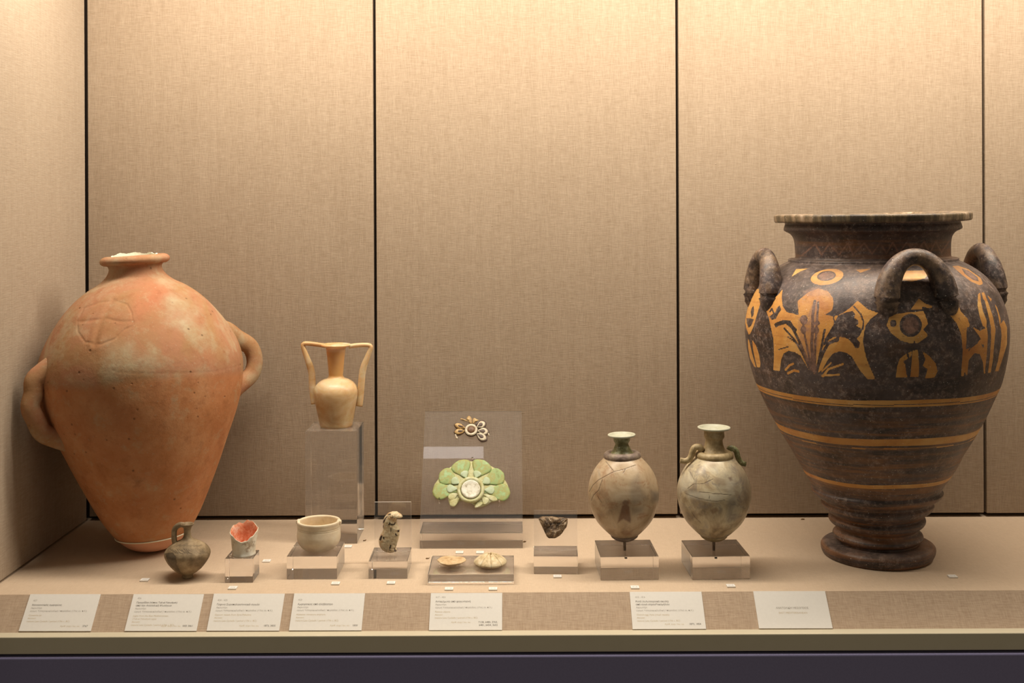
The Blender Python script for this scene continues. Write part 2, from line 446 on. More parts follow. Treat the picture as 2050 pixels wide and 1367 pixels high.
albw = lambda r, g, b, e=1.08: alb(r, g * 0.965, b * 0.88, e)
t = NT('cup_outer'); o = t.co(); n1 = t.noise(o, 40, 4, 0.6); n2 = t.noise(t.co(loc=(3, 3, 3)), 130, 4, 0.65)
c = t.mix(t.step(n1, 0.35, 0.65), alb(222, 192, 148), alb(246, 226, 190))
c = t.mix(t.math('MULTIPLY', t.step(t.noise(t.co(loc=(6, 1, 4)), 46, 4, 0.7), 0.57, 0.70), 0.75), c, albw(142, 104, 66))
M['cup'] = t.done(c, 0.6, t.bump(n2, 0.4, 0.0015))
t = NT('cup_inner_red'); n1 = t.noise(t.co(), 120, 5, 0.7)
c = t.ramp(n1, [(0.3, alb(206, 100, 52)), (0.5, alb(228, 144, 98)), (0.68, alb(246, 202, 162))])
M['cup_in'] = t.done(c, 0.4, t.bump(n1, 0.6, 0.0015), Subsurface_Weight=0.3, Subsurface_Radius=(0.006, 0.002, 0.001))
t = NT('cream_stone'); n1 = t.noise(t.co(), 30, 4, 0.6); n2 = t.noise(t.co(loc=(1, 2, 3)), 160, 4, 0.7)
c = t.mix(t.step(n1, 0.35, 0.7), alb(216, 182, 136), alb(242, 214, 170))
c = t.mix(t.math('MULTIPLY', t.step(n2, 0.68, 0.78), 0.4), c, albw(150, 120, 84))
M['bowl'] = t.done(c, 0.55, t.bump(n2, 0.2, 0.001), Subsurface_Weight=0.12, Subsurface_Radius=(0.006, 0.004, 0.002))
al0 = alb
alb = lambda r, g, b, e=1.35: al0(r, g, b, e)
t = NT('alabaster'); o = t.co(); n1 = t.noise(t.co(scale=(14, 14, 26)), 1.0, 4, 0.6, 0.8); n2 = t.noise(t.co(loc=(2, 0, 1)), 26, 4, 0.6)
c = t.ramp(n1, [(0.3, alb(214, 150, 84)), (0.5, alb(236, 188, 126)), (0.7, alb(246, 214, 162))])
c = t.mix(t.math('MULTIPLY', t.step(n2, 0.55, 0.72), 0.55), c, alb(214, 150, 84))
c = t.mix(t.math('MULTIPLY', t.attr('amber'), 0.8), c, alb(226, 160, 84))
M['alabaster'] = t.done(c, 0.38, t.bump(n2, 0.1, 0.002), Subsurface_Weight=0.5, Subsurface_Radius=(0.018, 0.010, 0.004), Subsurface_Scale=0.6)

alb = al0
albe = lambda r, g, b: alb(r, g, b * 0.97, 1.2)
def shell(name, warm):
    t = NT(name); o = t.co(); n1 = t.noise(o, 16, 5, 0.62, 1.2); n2 = t.noise(t.co(loc=(4, 4, 4)), 30, 5, 0.7, 1.5); n3 = t.noise(o, 160, 3, 0.6)
    if warm:
        c = t.ramp(n1, [(0.28, albe(150, 118, 86)), (0.45, albe(196, 158, 116)), (0.6, albe(216, 180, 138)), (0.75, albe(170, 150, 126))])
        c = t.mix(t.math('MULTIPLY', t.step(n2, 0.54, 0.68), 0.65), c, albe(172, 112, 68))
        c = t.mix(t.math('MULTIPLY', t.step(t.noise(t.co(loc=(8, 3, 1)), 95, 5, 0.75), 0.60, 0.70), 0.5), c, albe(132, 88, 56))
    else:
        c = t.ramp(n1, [(0.30, albe(128, 104, 76)), (0.44, albe(190, 156, 114)), (0.56, albe(226, 196, 150)), (0.70, albe(168, 140, 112))])
        c = t.mix(t.math('MULTIPLY', t.step(n2, 0.52, 0.64), 0.65), c, albe(150, 130, 110))
        c = t.mix(t.math('MULTIPLY', t.step(t.noise(t.co(loc=(8, 3, 1)), 80, 5, 0.75, 1.5), 0.58, 0.70), 0.5), c, albe(134, 104, 70))
    c = t.mix(t.math('MULTIPLY', t.attr('stain'), 0.8), c, t.mix(n2, albe(88, 62, 44), albe(150, 88, 50)))
    c = t.mix(t.math('MULTIPLY', t.attr('grey'), 0.6), c, albe(120, 106, 94))
    c = t.mix(t.math('MULTIPLY', t.attr('pale'), 0.55), c, albe(236, 214, 178))
    ck = t.attr('crack')
    c = t.mix(t.math('MULTIPLY', ck, 0.65), c, albe(74, 50, 34))
    return t.done(c, 0.33, t.bump(t.math('SUBTRACT', t.math('MULTIPLY', n3, 0.25), ck), 0.3, 0.001), spec=0.45)
M['egg_warm'] = shell('ostrich_shell_warm', True)
M['egg_pale'] = shell('ostrich_shell_pale', False)
t = NT('green_faience_neck'); n1 = t.noise(t.co(), 90, 5, 0.7); n2 = t.noise(t.co(loc=(2, 2, 1)), 320, 4, 0.7)
c = t.ramp(n1, [(0.3, alb(84, 72, 40)), (0.5, alb(124, 114, 66)), (0.7, alb(186, 176, 126))])
c = t.mix(t.step(n2, 0.64, 0.72), c, alb(226, 220, 184))
M['green_neck'] = t.done(c, 0.4, t.bump(n1, 0.4, 0.002))
t = NT('pale_green_lip'); n1 = t.noise(t.co(), 110, 4, 0.7)
M['green_lip'] = t.done(t.mix(n1, alb(192, 178, 132, 1.35), alb(232, 216, 178, 1.35)), 0.45, t.bump(n1, 0.2, 0.001))
t = NT('grey_collar'); n1 = t.noise(t.co(), 70, 5, 0.7); n2 = t.noise(t.co(loc=(1, 1, 1)), 240, 3)
c = t.ramp(n1, [(0.3, alb(98, 76, 58)), (0.5, alb(136, 110, 88)), (0.7, alb(164, 140, 104))])
M['collar'] = t.done(c, 0.55, t.bump(n2, 0.4, 0.002))
t = NT('tan_faience'); n1 = t.noise(t.co(), 60, 5, 0.7); n2 = t.noise(t.co(loc=(1, 4, 1)), 180, 4, 0.7)
c = t.ramp(n1, [(0.3, albw(140, 116, 76)), (0.5, albw(180, 152, 110)), (0.7, albw(214, 188, 146))])
c = t.mix(t.math('MULTIPLY', t.step(n2, 0.62, 0.72), 0.6), c, albw(92, 70, 46))
M['tan_neck'] = t.done(c, 0.5, t.bump(n2, 0.3, 0.002))
t = NT('green_faience'); n1 = t.noise(t.co(), 55, 4, 0.6); n2 = t.noise(t.co(loc=(1, 4, 1)), 240, 4, 0.7)
c = t.ramp(n1, [(0.30, alb(150, 150, 76, 1.3)), (0.42, alb(168, 182, 108, 1.3)), (0.54, alb(178, 164, 88, 1.3)), (0.64, alb(172, 192, 122, 1.3)), (0.76, alb(196, 202, 142, 1.3))])
M['green'] = t.done(c, 0.5, t.bump(n2, 0.25, 0.001), spec=0.35)
t = NT('pale_green_faience'); n1 = t.noise(t.co(), 70, 4, 0.6)
M['green_pale'] = t.done(t.mix(t.step(n1, 0.35, 0.65), alb(182, 186, 124, 1.3), alb(204, 206, 158, 1.3)), 0.55, t.bump(n1, 0.2, 0.001))
t = NT('weathered_green_faience'); n1 = t.noise(t.co(), 80, 5, 0.7); n2 = t.noise(t.co(loc=(1, 4, 1)), 240, 4, 0.7)
c = t.ramp(n1, [(0.3, alb(168, 146, 84)), (0.5, alb(190, 176, 116)), (0.7, alb(214, 200, 156))])
M['green_worn'] = t.done(c, 0.6, t.bump(n2, 0.4, 0.0015))
t = NT('pale_boss'); n1 = t.noise(t.co(), 90, 5, 0.7)
c = t.ramp(n1, [(0.32, alb(150, 128, 92)), (0.45, alb(214, 196, 160)), (0.7, alb(228, 216, 186))])
M['boss'] = t.done(c, 0.5, t.bump(n1, 0.3, 0.001))
t = NT('ochre_petal'); n1 = t.noise(t.co(), 140, 4, 0.7)
M['ochre'] = t.done(t.mix(t.step(n1, 0.35, 0.65), alb(150, 100, 52, 1.3), alb(226, 180, 106, 1.3)), 0.5, t.bump(n1, 0.4, 0.001))
t = NT('cream_petal'); n1 = t.noise(t.co(), 160, 4, 0.7)
M['cream'] = t.done(t.mix(t.step(n1, 0.3, 0.6), alb(186, 148, 104, 1.3), alb(240, 216, 172, 1.3)), 0.5, t.bump(n1, 0.4, 0.001))
t = NT('dark_petal'); n1 = t.noise(t.co(), 160, 4, 0.7)
M['darkp'] = t.done(t.mix(n1, alb(48, 32, 24), alb(104, 76, 56)), 0.5, t.bump(n1, 0.4, 0.001))
t = NT('brown_boss'); n1 = t.noise(t.co(), 170, 4, 0.7)
M['bboss'] = t.done(t.mix(n1, alb(66, 42, 28), alb(134, 88, 48)), 0.5, t.bump(n1, 0.4, 0.001))
t = NT('mottled_faience'); o = t.co(); n1 = t.noise(t.co(scale=(1, 1, 0.8)), 85, 4, 0.6, 0.6); n2 = t.noise(t.co(loc=(3, 3, 3)), 230, 5, 0.75); n3 = t.noise(t.co(loc=(7, 1, 2)), 70, 3)
c = t.mix(t.step(n2, 0.35, 0.65), albw(206, 170, 122), albw(242, 222, 186))
c = t.mix(t.math('MULTIPLY', t.step(n3, 0.56, 0.66), 0.6), c, albw(200, 136, 70))
c = t.mix(t.step(n1, 0.565, 0.60), c, albw(78, 62, 44))
M['mottled'] = t.done(c, 0.5, t.bump(n2, 0.6, 0.002))
t = NT('dark_fragment_faience'); n1 = t.noise(t.co(), 90, 5, 0.7, 0.8); n2 = t.noise(t.co(loc=(3, 3, 3)), 260, 4, 0.7)
c = t.ramp(n1, [(0.32, alb(56, 38, 22)), (0.46, alb(100, 72, 44)), (0.56, alb(140, 104, 64)), (0.68, alb(200, 168, 128))])
M['frag'] = t.done(c, 0.35, t.bump(t.math('ADD', n1, t.math('MULTIPLY', n2, 0.4)), 0.8, 0.003), spec=0.6)
t = NT('shell_disc'); n1 = t.noise(t.co(), 90, 5, 0.7); n2 = t.noise(t.co(loc=(3, 3, 3)), 230, 4, 0.7)
c = t.ramp(n1, [(0.3, albw(190, 146, 98, 1.2)), (0.5, albw(226, 186, 138, 1.2)), (0.7, albw(240, 212, 170, 1.2))])
M['disc'] = t.done(c, 0.6, t.bump(n2, 0.5, 0.002))
t = NT('lobed_shell'); n1 = t.noise(t.co(), 90, 5, 0.7); n2 = t.noise(t.co(loc=(3, 3, 3)), 230, 4, 0.7)
c = t.ramp(n1, [(0.3, albw(176, 146, 104)), (0.48, albw(226, 196, 150)), (0.7, albw(246, 226, 192))])
c = t.mix(t.math('MULTIPLY', t.attr('crack'), 0.7), c, albw(120, 92, 58))
M['lobed'] = t.done(c, 0.55, t.bump(n2, 0.5, 0.002))
t = NT('brown_crumb'); M['crumb'] = t.done((0.16, 0.085, 0.03, 1), 0.8)

# ------------------------------------------------------------------ the case itself
fl = box('floor', XL - 0.03, XR + 0.03, ZF, ZB + 0.03, -0.05, 0.0, M['deck'])
tag(fl, 'pale linen covered floor of the show case', 'floor', kind='structure')
ZT = 1.34
wb = box('wall_back', XL - 0.03, XR + 0.03, ZB + 0.022, ZB + 0.03, -0.05, ZT, M['backing'])
tag(wb, 'linen covered back wall of tall panels with dark joints', 'wall', kind='structure')
seams = [XL + 0.0035] + [float(at(x, 500, ZB)[0]) for x in (751, 1357, 1970.5)] + [XR]
for k in range(4):
    a = seams[k] + (0.0028 if k else 0.0005); b = seams[k+1] - 0.0028
    p = box('panel', a, b, ZB, ZB + 0.02, 0.0085 - 0.001 * (k == 3), ZT, M['linen'], wb, 0.0012)
wl = box('wall_left', XL - 0.03, XL - 0.022, 1.70, ZB + 0.03, -0.30, ZT, M['backing'])
tag(wl, 'linen covered left side wall of the show case', 'wall', kind='structure')
box('panel', XL - 0.02, XL, 1.70, ZB - 0.004, 0.004, ZT, M['linen_side'], wl, 0.0012)
wr = box('wall_right', XR, XR + 0.03, 1.755, ZB + 0.03, -0.05, ZT, M['linen_side'])
tag(wr, 'linen covered right side wall of the show case', 'wall', kind='structure')
ce = box('ceiling', XL - 0.03, XR + 0.03, 1.755, ZB + 0.03, ZT, ZT + 0.02, M['ceil'])
tag(ce, 'pale ceiling of the show case', 'ceiling', kind='structure')

def extrude_x(name, prof, x0, x1, mat, parent=None):
    n = len(prof); V = [(x0, y, z) for y, z in prof] + [(x1, y, z) for y, z in prof]
    Fc = [(i, (i+1) % n, n + (i+1) % n, n + i) for i in range(n)] + [tuple(range(n-1, -1, -1)), tuple(range(n, 2*n))]
    return mesh_obj(name, V, Fc, mat, parent, smooth=False)
lg = extrude_x('trim_1', [(ZF + 0.0002, 0.0), (ZS, LZ), (ZS, LZ - 0.03), (ZF + 0.0002, LZ - 0.03)], XL - 0.25, XR + 0.03, M['linen_ledge'])
tag(lg, 'sloping linen covered ledge along the front of the floor', 'ledge', kind='structure')
YS = 1.7545
zfb = float(at(1025, 1305.5, YS)[2])
sl = extrude_x('trim_2', [(ZS + 0.004, LZ), (YS, LZ), (YS, zfb), (ZS + 0.004, zfb)], XL - 0.25, XR + 0.03, M['sill'])
bevel(sl, 0.0012)
tag(sl, 'pale olive painted sill along the foot of the ledge', 'sill', kind='structure')
YB = YS - 0.004
bl = extrude_x('wall_front', [(ZS, zfb - 0.0035), (YB, zfb - 0.0035), (YB, -0.6), (ZS, -0.6)], XL - 0.25, XR + 0.03, M['blue'])
bevel(bl, 0.003, 3)
tag(bl, 'dark blue painted base of the show case', 'wall', kind='structure')

# ------------------------------------------------------------------ vessels
def frame_px(cx, cy, z=0.0, lean=0.0, lean_y=0.0):
    """base point from the contact pixel, metres per pixel, and radius correction for the oblique view"""
    P = onz(cx, cy, z); Z = P[1]; s = Z / F
    k = 1.0 / math.hypot(1.0, (cx - CX) / F)
    return P, s, k
def to_local(P, s, k, cx, prof, lift=0.0, c0=None):
    """(radius px, y px) -> (radius m, height m above the base)"""
    zz = lambda y: float(at(cx, y, P[1])[2]) - P[2]
    return [(r * s * k, zz(y) + lift) for r, y in prof]

# ---- big painted jar
P, s, k = frame_px(1757, 1111)
jar = empty('painted_jar', P, (0, math.radians(-0.9), 0))
tag(jar, 'large dark painted storage jar with orange pattern and loop handles on its shoulder', 'jar')
cxj = 1755
zb = to_local(P, s, k, cxj, [(0, 1111)])[0][1]
prof_px = [(1, 1110), (100, 1111), (107, 1111), (112, 1106), (115, 1099), (115, 1091), (110, 1086), (96, 1083), (82, 1083), (80, 1082),
           (80, 1080), (87, 1076), (91, 1071), (90, 1066), (84, 1061), (81, 1056), (86, 1051), (94, 1046), (98, 1040), (97, 1034), (92, 1030), (96, 1026), (105, 1020), (112, 1013), (114, 1006),
           (111, 1001), (112, 997), (122, 992), (130, 985), (133, 978), (130, 973), (132, 968), (143, 951), (150, 940), (165, 914), (175, 896), (190, 872), (205, 847), (222, 815),
           (237, 783), (245, 764), (252, 740), (258, 711), (262, 688), (264, 658), (261, 628), (253, 600), (240, 575), (222, 554), (200, 537), (180, 526),
           (171, 522), (171, 518), (168, 516.5), (158, 515.5), (156, 513), (156, 500), (157, 484), (160, 473), (167, 465), (176, 461), (179, 459), (178, 452), (176, 446), (178, 444), (196, 443.5), (198, 442), (199, 436), (199, 430),
           (197, 428), (176, 427.5), (166, 430), (158, 445), (150, 475), (150, 515), (175, 540), (215, 570), (235, 610)]
prof = np.array(to_local(P, s, k, cxj, prof_px, 0.0))
prof[:, 1] -= prof[:, 1].min() - 0.0003
# dense rows where the painting is
d1 = curve(prof, 520)
def jdisp(R, Z, T):
    zt = Z / prof[:, 1].max()
    R2 = R * (1 + 0.0022 * wob(T, Z * 4, 1.3)) + 0.0006 * np.sin(3 * T + 90 * Z) * (zt < 0.3)
    Z2 = Z + 0.0012 * np.sin(2 * T + 1.0) * (zt > 0.95) + 0.0012 * np.sin(2 * T + Z * 40) * (zt < 0.28) * (zt > 0.06)
    return R2, Z2
Vj, Fj = lathe_vf(d1, 760, jdisp)
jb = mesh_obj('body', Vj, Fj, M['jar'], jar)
bpy.context.view_layer.update()
Mj = Matrix.Translation(P) @ Euler((0, math.radians(-0.9), 0)).to_matrix().to_4x4()
px, py = surf_px(Vj, Mj)
A_ = lambda pts: [(1480 + x / 5.064, 510 + y / 5.064) for x, y in pts]
B_ = lambda pts: [(1720 + x / 4.558, 480 + y / 4.558) for x, y in pts]
def ell(cx, cy, rx, ry, rot=0, n=28):
    a = np.linspace(0, 2*np.pi, n, endpoint=False); c, s_ = math.cos(rot), math.sin(rot)
    return [(cx + rx*math.cos(q)*c - ry*math.sin(q)*s_, cy + rx*math.cos(q)*s_ + ry*math.sin(q)*c) for q in a]
ops = [
 # orange ground, left and middle
 (1, A_([(165,345),(205,345),(210,430),(222,470),(170,640),(150,720),(110,800),(95,810),(70,740),(50,640),(90,480)])),
 (1, A_([(440,345),(430,430),(440,520),(480,580),(600,610),(600,560),(590,470),(650,420),(700,380),(800,340),(900,370),(950,440),(955,500),(940,560),(900,590),(870,610),(960,620),(1050,590),(1120,540),(1200,465),(1230,490),(1300,550),(1410,590),(1330,650),(1280,720),(1265,790),(1255,870),(1265,950),(1290,1050),(1330,1150),(1380,1260),(1300,1260),(1230,1180),(1180,1100),(1140,1030),(1080,990),(1010,980),(950,1000),(900,1060),(850,1150),(780,1220),(740,1200),(700,1160),(660,1090),(620,1020),(560,985),(500,972),(450,1000),(425,1060),(410,1180),(340,1170),(350,1050),(345,850),(320,740),(290,620),(260,540),(225,470),(270,470),(340,450),(400,400)])),
 (0, A_([(222,475),(260,540),(300,640),(320,740),(345,880),(350,1000),(345,1170),(230,1150),(190,1010),(150,890),(110,830),(140,740),(170,650),(195,560)])),
 (0, A_([(145,515),(150,560),(145,610),(125,640),(115,580),(125,540)])), (0, A_([(72,640),(150,650),(120,720),(95,740),(75,690)])),
 (1, A_([(130,860),(170,920),(200,1010),(215,1100),(210,1140),(180,1140),(160,1060),(140,960)])),
 (1, A_([(88,850),(100,870),(130,1000),(170,1140),(150,1130),(110,1050),(90,950)])),
 (0, A_([(870,850),(900,800),(960,700),(1000,620),(1090,580),(1150,570),(1175,600),(1165,640),(1205,660),(1210,700),(1180,720),(1230,740),(1240,780),(1220,820),(1190,850),(1225,890),(1215,940),(1180,950),(1150,900),(1100,850),(1030,830),(960,830),(900,870),(850,930)])),
 (0, A_([(305,625),(340,600),(370,580),(380,540),(410,512),(425,560),(400,590),(370,650),(330,660)])),
 (0, A_([(390,680),(450,660),(520,670),(550,720),(590,760),(560,790),(520,740),(470,700),(400,720),(370,740),(350,700)])),
 (0, A_(ell(790, 692, 30, 20))), (0, A_(ell(782, 765, 26, 38))), (0, A_(ell(655, 660, 40, 50))), (0, A_(ell(650, 760, 30, 40))),
 (0, A_([(870,610),(900,590),(960,605),(1040,600),(960,622)])),
 # shoulder
 (1, A_(ell(890, 224, 168, 78, -0.18))), (0, A_(ell(884, 214, 96, 50, -0.12))),
 (1, A_([(530,222),(575,145),(700,138),(620,168)])), (1, A_([(1180,152),(1340,140),(1230,182)])),
 # front eye motif
 (1, B_([(470,635),(545,535),(600,580),(680,610),(640,625),(575,612),(580,632)])),
 (1, B_([(905,590),(925,650),(990,720),(1010,780),(980,830),(985,900),(1110,900),(1140,960),(1080,930),(1000,1000),(960,1180),(955,1245),(930,1245),(945,1000),(930,860),(890,760),(830,690),(760,640)])),
 (1, B_([(280,690),(380,670),(480,655),(590,650),(620,700),(650,760),(610,830),(625,880),(540,940),(470,945),(380,920),(290,850),(250,780)])),
 (0, B_(ell(470, 780, 102, 106))), (0, B_(ell(312, 762, 30, 34))),
 (0, B_([(570,610),(690,632),(640,700),(650,760),(615,850),(582,820),(630,765),(605,690)])),
 (0, B_([(300,668),(420,645),(590,640),(480,662)])),
 (1, B_([(345,1160),(370,1085),(440,1030),(480,1018),(470,1070),(400,1110),(430,1150),(425,1190),(440,1255),(335,1255)])),
 (1, B_([(485,1005),(535,1005),(545,1100),(545,1250),(465,1250),(480,1120)])),
 (1, B_([(575,1015),(640,1060),(700,1130),(715,1200),(690,1255),(600,1265),(625,1180),(580,1150),(605,1090)])),
 # patch behind the front handle
 (1, B_([(320,310),(420,282),(600,278),(640,300),(600,350),(480,382),(370,368)])),
 # right side
 (1, B_([(850,240),(900,235),(1000,270),(1110,350),(1130,400),(1100,415),(1020,380),(940,320)])),
 (0, B_([(935,262),(1000,282),(1080,340),(1092,380),(1040,366),(965,312)])),
 (1, B_([(1085,495),(1105,480),(1110,560),(1130,650),(1165,740),(1160,800),(1130,790),(1100,700),(1080,600)])),
 (1, B_([(1115,480),(1140,480),(1180,580),(1220,700),(1245,820),(1230,980),(1220,1100),(1200,1215),(1175,1215),(1195,1050),(1205,880),(1190,740),(1150,600)])),
 (1, B_([(1165,500),(1210,540),(1260,620),(1290,720),(1290,800),(1260,740),(1240,640),(1200,560)])),
 (1, B_([(1290,770),(1320,730),(1350,800),(1350,950),(1310,1080),(1270,1200),(1240,1200),(1270,1080),(1290,980),(1300,870)])),
 (1, B_([(1030,790),(1100,830),(1165,800),(1180,900),(1170,1050),(1150,1170),(1130,1060),(1140,960),(1090,870)])),
 (1, B_([(960,1200),(970,1060),(1020,990),(1100,930),(1140,1000),(1152,1220),(985,1245)])),
 (0, B_([(985,1245),(1000,1100),(1050,1035),(1100,1040),(1130,1120),(1140,1240)])),
 (0, B_([(985,780),(1010,840),(1080,870),(1110,905),(1040,970),(975,1000)])),
]
paint = np.zeros(len(Vj))
for v, poly in ops:
    m = soft(px, py, poly, 1.8); paint += (v - paint) * m
strokes = [  # stems and grass drawn in dark over the orange, and light streaks in the dark arches
 (0, 3.0, A_([(765,470),(745,620),(735,900),(745,1190)])), (0, 2.2, A_([(800,480),(790,650),(770,900),(765,1190)])),
 (0, 2.6, A_([(540,740),(620,900),(680,1050),(735,1190)])), (0, 1.8, A_([(455,745),(560,860),(640,1000),(710,1150)])),
 (0, 1.2, A_([(490,830),(600,910)])), (0, 1.2, A_([(400,960),(500,930)])), (0, 3.2, A_([(1000,850),(900,900),(850,990),(800,1120),(780,1200)])),
 (0, 2.2, A_([(865,760),(840,900),(800,1100)])), (0, 1.3, A_([(955,620),(965,700)])), (0, 1.6, A_([(1160,520),(1230,600),(1260,680),(1250,760)])),
 (0, 1.5, A_([(310,580),(330,545),(350,590)])), (0, 2.0, A_([(640,640),(660,800),(700,1000),(740,1180)])),
 (0, 2.0, A_([(1000,870),(880,900)])), (1, 2.2, A_([(470,1165),(510,1120),(545,1105)])), (1, 2.4, A_([(495,1200),(560,1170),(600,1185)])),
 (1, 2.2, A_([(850,1230),(900,1160),(1050,1108)])), (1, 1.6, A_([(840,1180),(930,1095)])), (1, 2.0, A_([(840,1225),(1010,1215)])),
 (0, 2.0, B_([(435,1020),(455,1090),(430,1160)])), (0, 2.6, B_([(1135,560),(1165,680),(1190,800),(1180,1000),(1165,1190)])),
 (0, 2.6, B_([(1215,560),(1255,680),(1275,800),(1265,950),(1255,1100),(1225,1200)])), (0, 1.6, B_([(500,1005),(505,930)])),
]
for v, w, pl in strokes:
    d = line_dist(px, py, pl); m = np.clip(0.5 - (d - w) / 1.6, 0, 1); paint += (v - paint) * m
# bands turned on the wheel
ps = to_local(P, s, k, cxj, [(0, y) for y in (764, 777, 841, 855, 938, 946, 761, 1111)])
z_of = [b - ps[-1][1] for a, b in ps]
zz = Vj[:, 2]
th = np.arctan2(Vj[:, 1], Vj[:, 0]); wz = 0.0012 * np.sin(2 * th + 0.6) + 0.0008 * np.sin(5 * th)
front_zone = zz > z_of[6]
paint[~front_zone] = 0
for a, b in ((0, 1), (2, 3), (4, 5)):
    mid_, hw = 0.5 * (z_of[a] + z_of[b]), 0.5 * (z_of[a] - z_of[b])
    paint = np.maximum(paint, np.clip(0.5 - (np.abs(zz + wz - mid_) - hw) / 0.0015, 0, 1))
lin1 = 0.5 * (z_of[0] + z_of[1]) - 0.002; paint[np.abs(zz + wz - lin1) < 0.0009] = 0.25
paint[(np.abs(zz + wz - z_of[3] + 0.005) < 0.0012)] = 0.6
tint = np.zeros(len(Vj))
tint = np.maximum(tint, 0.75 * soft(px, py, A_([(600,640),(700,600),(760,470),(800,480),(800,600),(810,800),(790,1000),(780,1220),(720,1170),(640,980),(600,800)]), 4))
tint = np.maximum(tint, 0.55 * soft(px, py, A_([(640,380),(700,340),(800,320),(900,370),(940,440),(860,410),(760,420),(660,410)]), 4))
tint = np.maximum(tint, 0.85 * np.maximum(soft(px, py, A_(ell(884, 214, 80, 40, -0.12)), 2), soft(px, py, B_(ell(470, 780, 74, 76)), 2)))
tint = np.maximum(tint, 0.8 * soft(px, py, B_([(960, 272), (1010, 292), (1070, 345), (1075, 370), (1035, 355), (975, 312)]), 2))
zig = np.zeros(len(Vj))
zx = [1605, 1632, 1645, 1660, 1680, 1697, 1708, 1730, 1746, 1762, 1775, 1787, 1800, 1815, 1835, 1850, 1862, 1873, 1885, 1900]
zl = [(x, (486 if i % 2 else 508) + (1755 - x) * 0.022) for i, x in enumerate(zx)]
tint = np.maximum(tint, 0.95 * np.clip(1.6 - line_dist(px, py, zl) / 1.3, 0, 1) * (py > 476) * (py < 515))
brown = np.clip((z_of[6] - zz) / 0.05, 0, 1) * 0.9
brown = np.maximum(brown, 0.6 * ((py < 520) & (py > 480)))
# pale worn lip
zlip = prof[:, 1].max()
lipv = np.clip((zz - (zlip - 0.0150)) / 0.002, 0, 1) * (np.hypot(Vj[:, 0], Vj[:, 1]) > 0.125)
add_attr(jb, 'paint', paint); add_attr(jb, 'tint', tint); add_attr(jb, 'brown', brown); add_attr(jb, 'lip', lipv)
def jar_handle(az):
    """az: 0 faces the camera, positive to the right"""
    view = math.atan2(-P[1], -P[0])
    a0 = view + az
    rad = np.array([math.cos(a0), math.sin(a0), 0]); tan = np.array([-math.sin(a0), math.cos(a0), 0])
    zr = to_local(P, s, k, cxj, [(0, 592), (0, 506)]); z0, z1 = zr[0][1] - ps[-1][1], zr[1][1] - ps[-1][1]
    path, rr = [], []
    for u in np.linspace(-0.13, 1.13, 44):
        q = math.pi * min(max(u, 0), 1)
        ex = max(0, -u, u - 1) * 160
        hgt = z0 + (z1 - z0) * max(math.sin(q), 0) ** 0.92 - ex * s * 2.2
        rho = (236 - 6 * math.sin(q) - ex * 0.7) * s * k
        path.append(rad * rho + tan * (math.cos(q) * 57 * s * k) + np.array([0, 0, hgt]))
        rr.append((15.5 + 7.5 * abs(math.cos(q)) ** 2.2 - 0.55 * ex) * s)
    o = tube('handle', path, rr, M['jar_handle'], jar, 26)
    return o
for az in (20, 108, 200, 292): jar_handle(math.radians(az))

# ---- terracotta amphora
P, s, k = frame_px(309, 1101)
LEAN = math.radians(-3.6)
amp = empty('clay_amphora', P, (0, LEAN, 0))
tag(amp, 'tall orange terracotta amphora with two side handles and pointed base by the left wall', 'amphora')
cxa = 288
apx = [(200, 790), (192, 822), (178, 858), (163, 893), (142, 941), (118, 992), (93, 1040), (74, 1066), (52, 1086), (30, 1096), (8, 1100), (1, 1100.5)][::-1]
apx2 = [(204, 765), (206, 742), (203, 715), (195, 690), (182, 664), (166, 640), (146, 615), (122, 592), (98, 575), (76, 563), (62, 552), (55, 542), (53, 534), (56, 528)]
lipx = [(56, 528), (62, 527.5), (68, 524), (70, 519), (68, 514), (61, 510), (53, 510), (49, 515), (46, 530), (48, 545), (70, 570)]
body_prof = np.array(to_local(P, s, k, cxa, apx + apx2)); z00 = body_prof[:, 1].min() - 0.0004
body_prof[:, 1] -= z00
lip_prof = np.array(to_local(P, s, k, cxa, lipx)); lip_prof[:, 1] -= z00
d1 = curve(body_prof, 330)
Ma = Matrix.Translation(P) @ Euler((0, LEAN, 0)).to_matrix().to_4x4()
def adisp(R, Z, T):
    R2 = R * (1 + 0.004 * wob(T, Z * 3, 2.2))
    return R2, Z
V, Fc = lathe_vf(d1, 760, adisp)
px, py = surf_px(V, Ma)
C3 = lambda pts: [(20 + x / 3.796, 470 + y / 3.796) for x, y in pts]
mark = [C3([(510,640),(560,560),(680,515),(800,503),(890,530),(922,590),(932,650)]), C3([(932,690),(870,720),(800,790),(690,832),(570,815),(515,740),(510,640)]),
        C3([(530,662),(640,648),(740,638),(830,660),(935,660)]), C3([(785,500),(720,610),(670,720),(642,832)])]
gro = np.zeros(len(V))
for i, pl in enumerate(mark):
    d = line_dist(px, py, pl); w = (2.4, 2.4, 3.6, 4.6)[i]
    gro = np.minimum(gro, -0.0010 * np.exp(-(d / w) ** 2)) ; gro = gro + 0.0005 * np.exp(-((d - 2.1 * w) / w) ** 2) * (d < 5 * w)
belly = C3([(780,1035),(900,1048),(1060,1056),(1300,1050),(1560,1040),(1760,990)])
d = line_dist(px, py, belly); gro = gro - 0.0003 * np.exp(-(d / 1.3) ** 2)
front = ((V @ np.array(Ma)[:3, :3].T)[:, :2] @ (np.array([0, 0]) - P[:2])) > 0
gro = np.where(front, gro, 0)
rn = np.maximum(np.hypot(V[:, 0], V[:, 1]), 1e-6)
V[:, 0] += gro * V[:, 0] / rn; V[:, 1] += gro * V[:, 1] / rn
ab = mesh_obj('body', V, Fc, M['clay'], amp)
edge_y = np.interp(px, [80, 174, 274, 337, 400, 474, 500], [775, 778, 765, 757, 752, 747, 742])
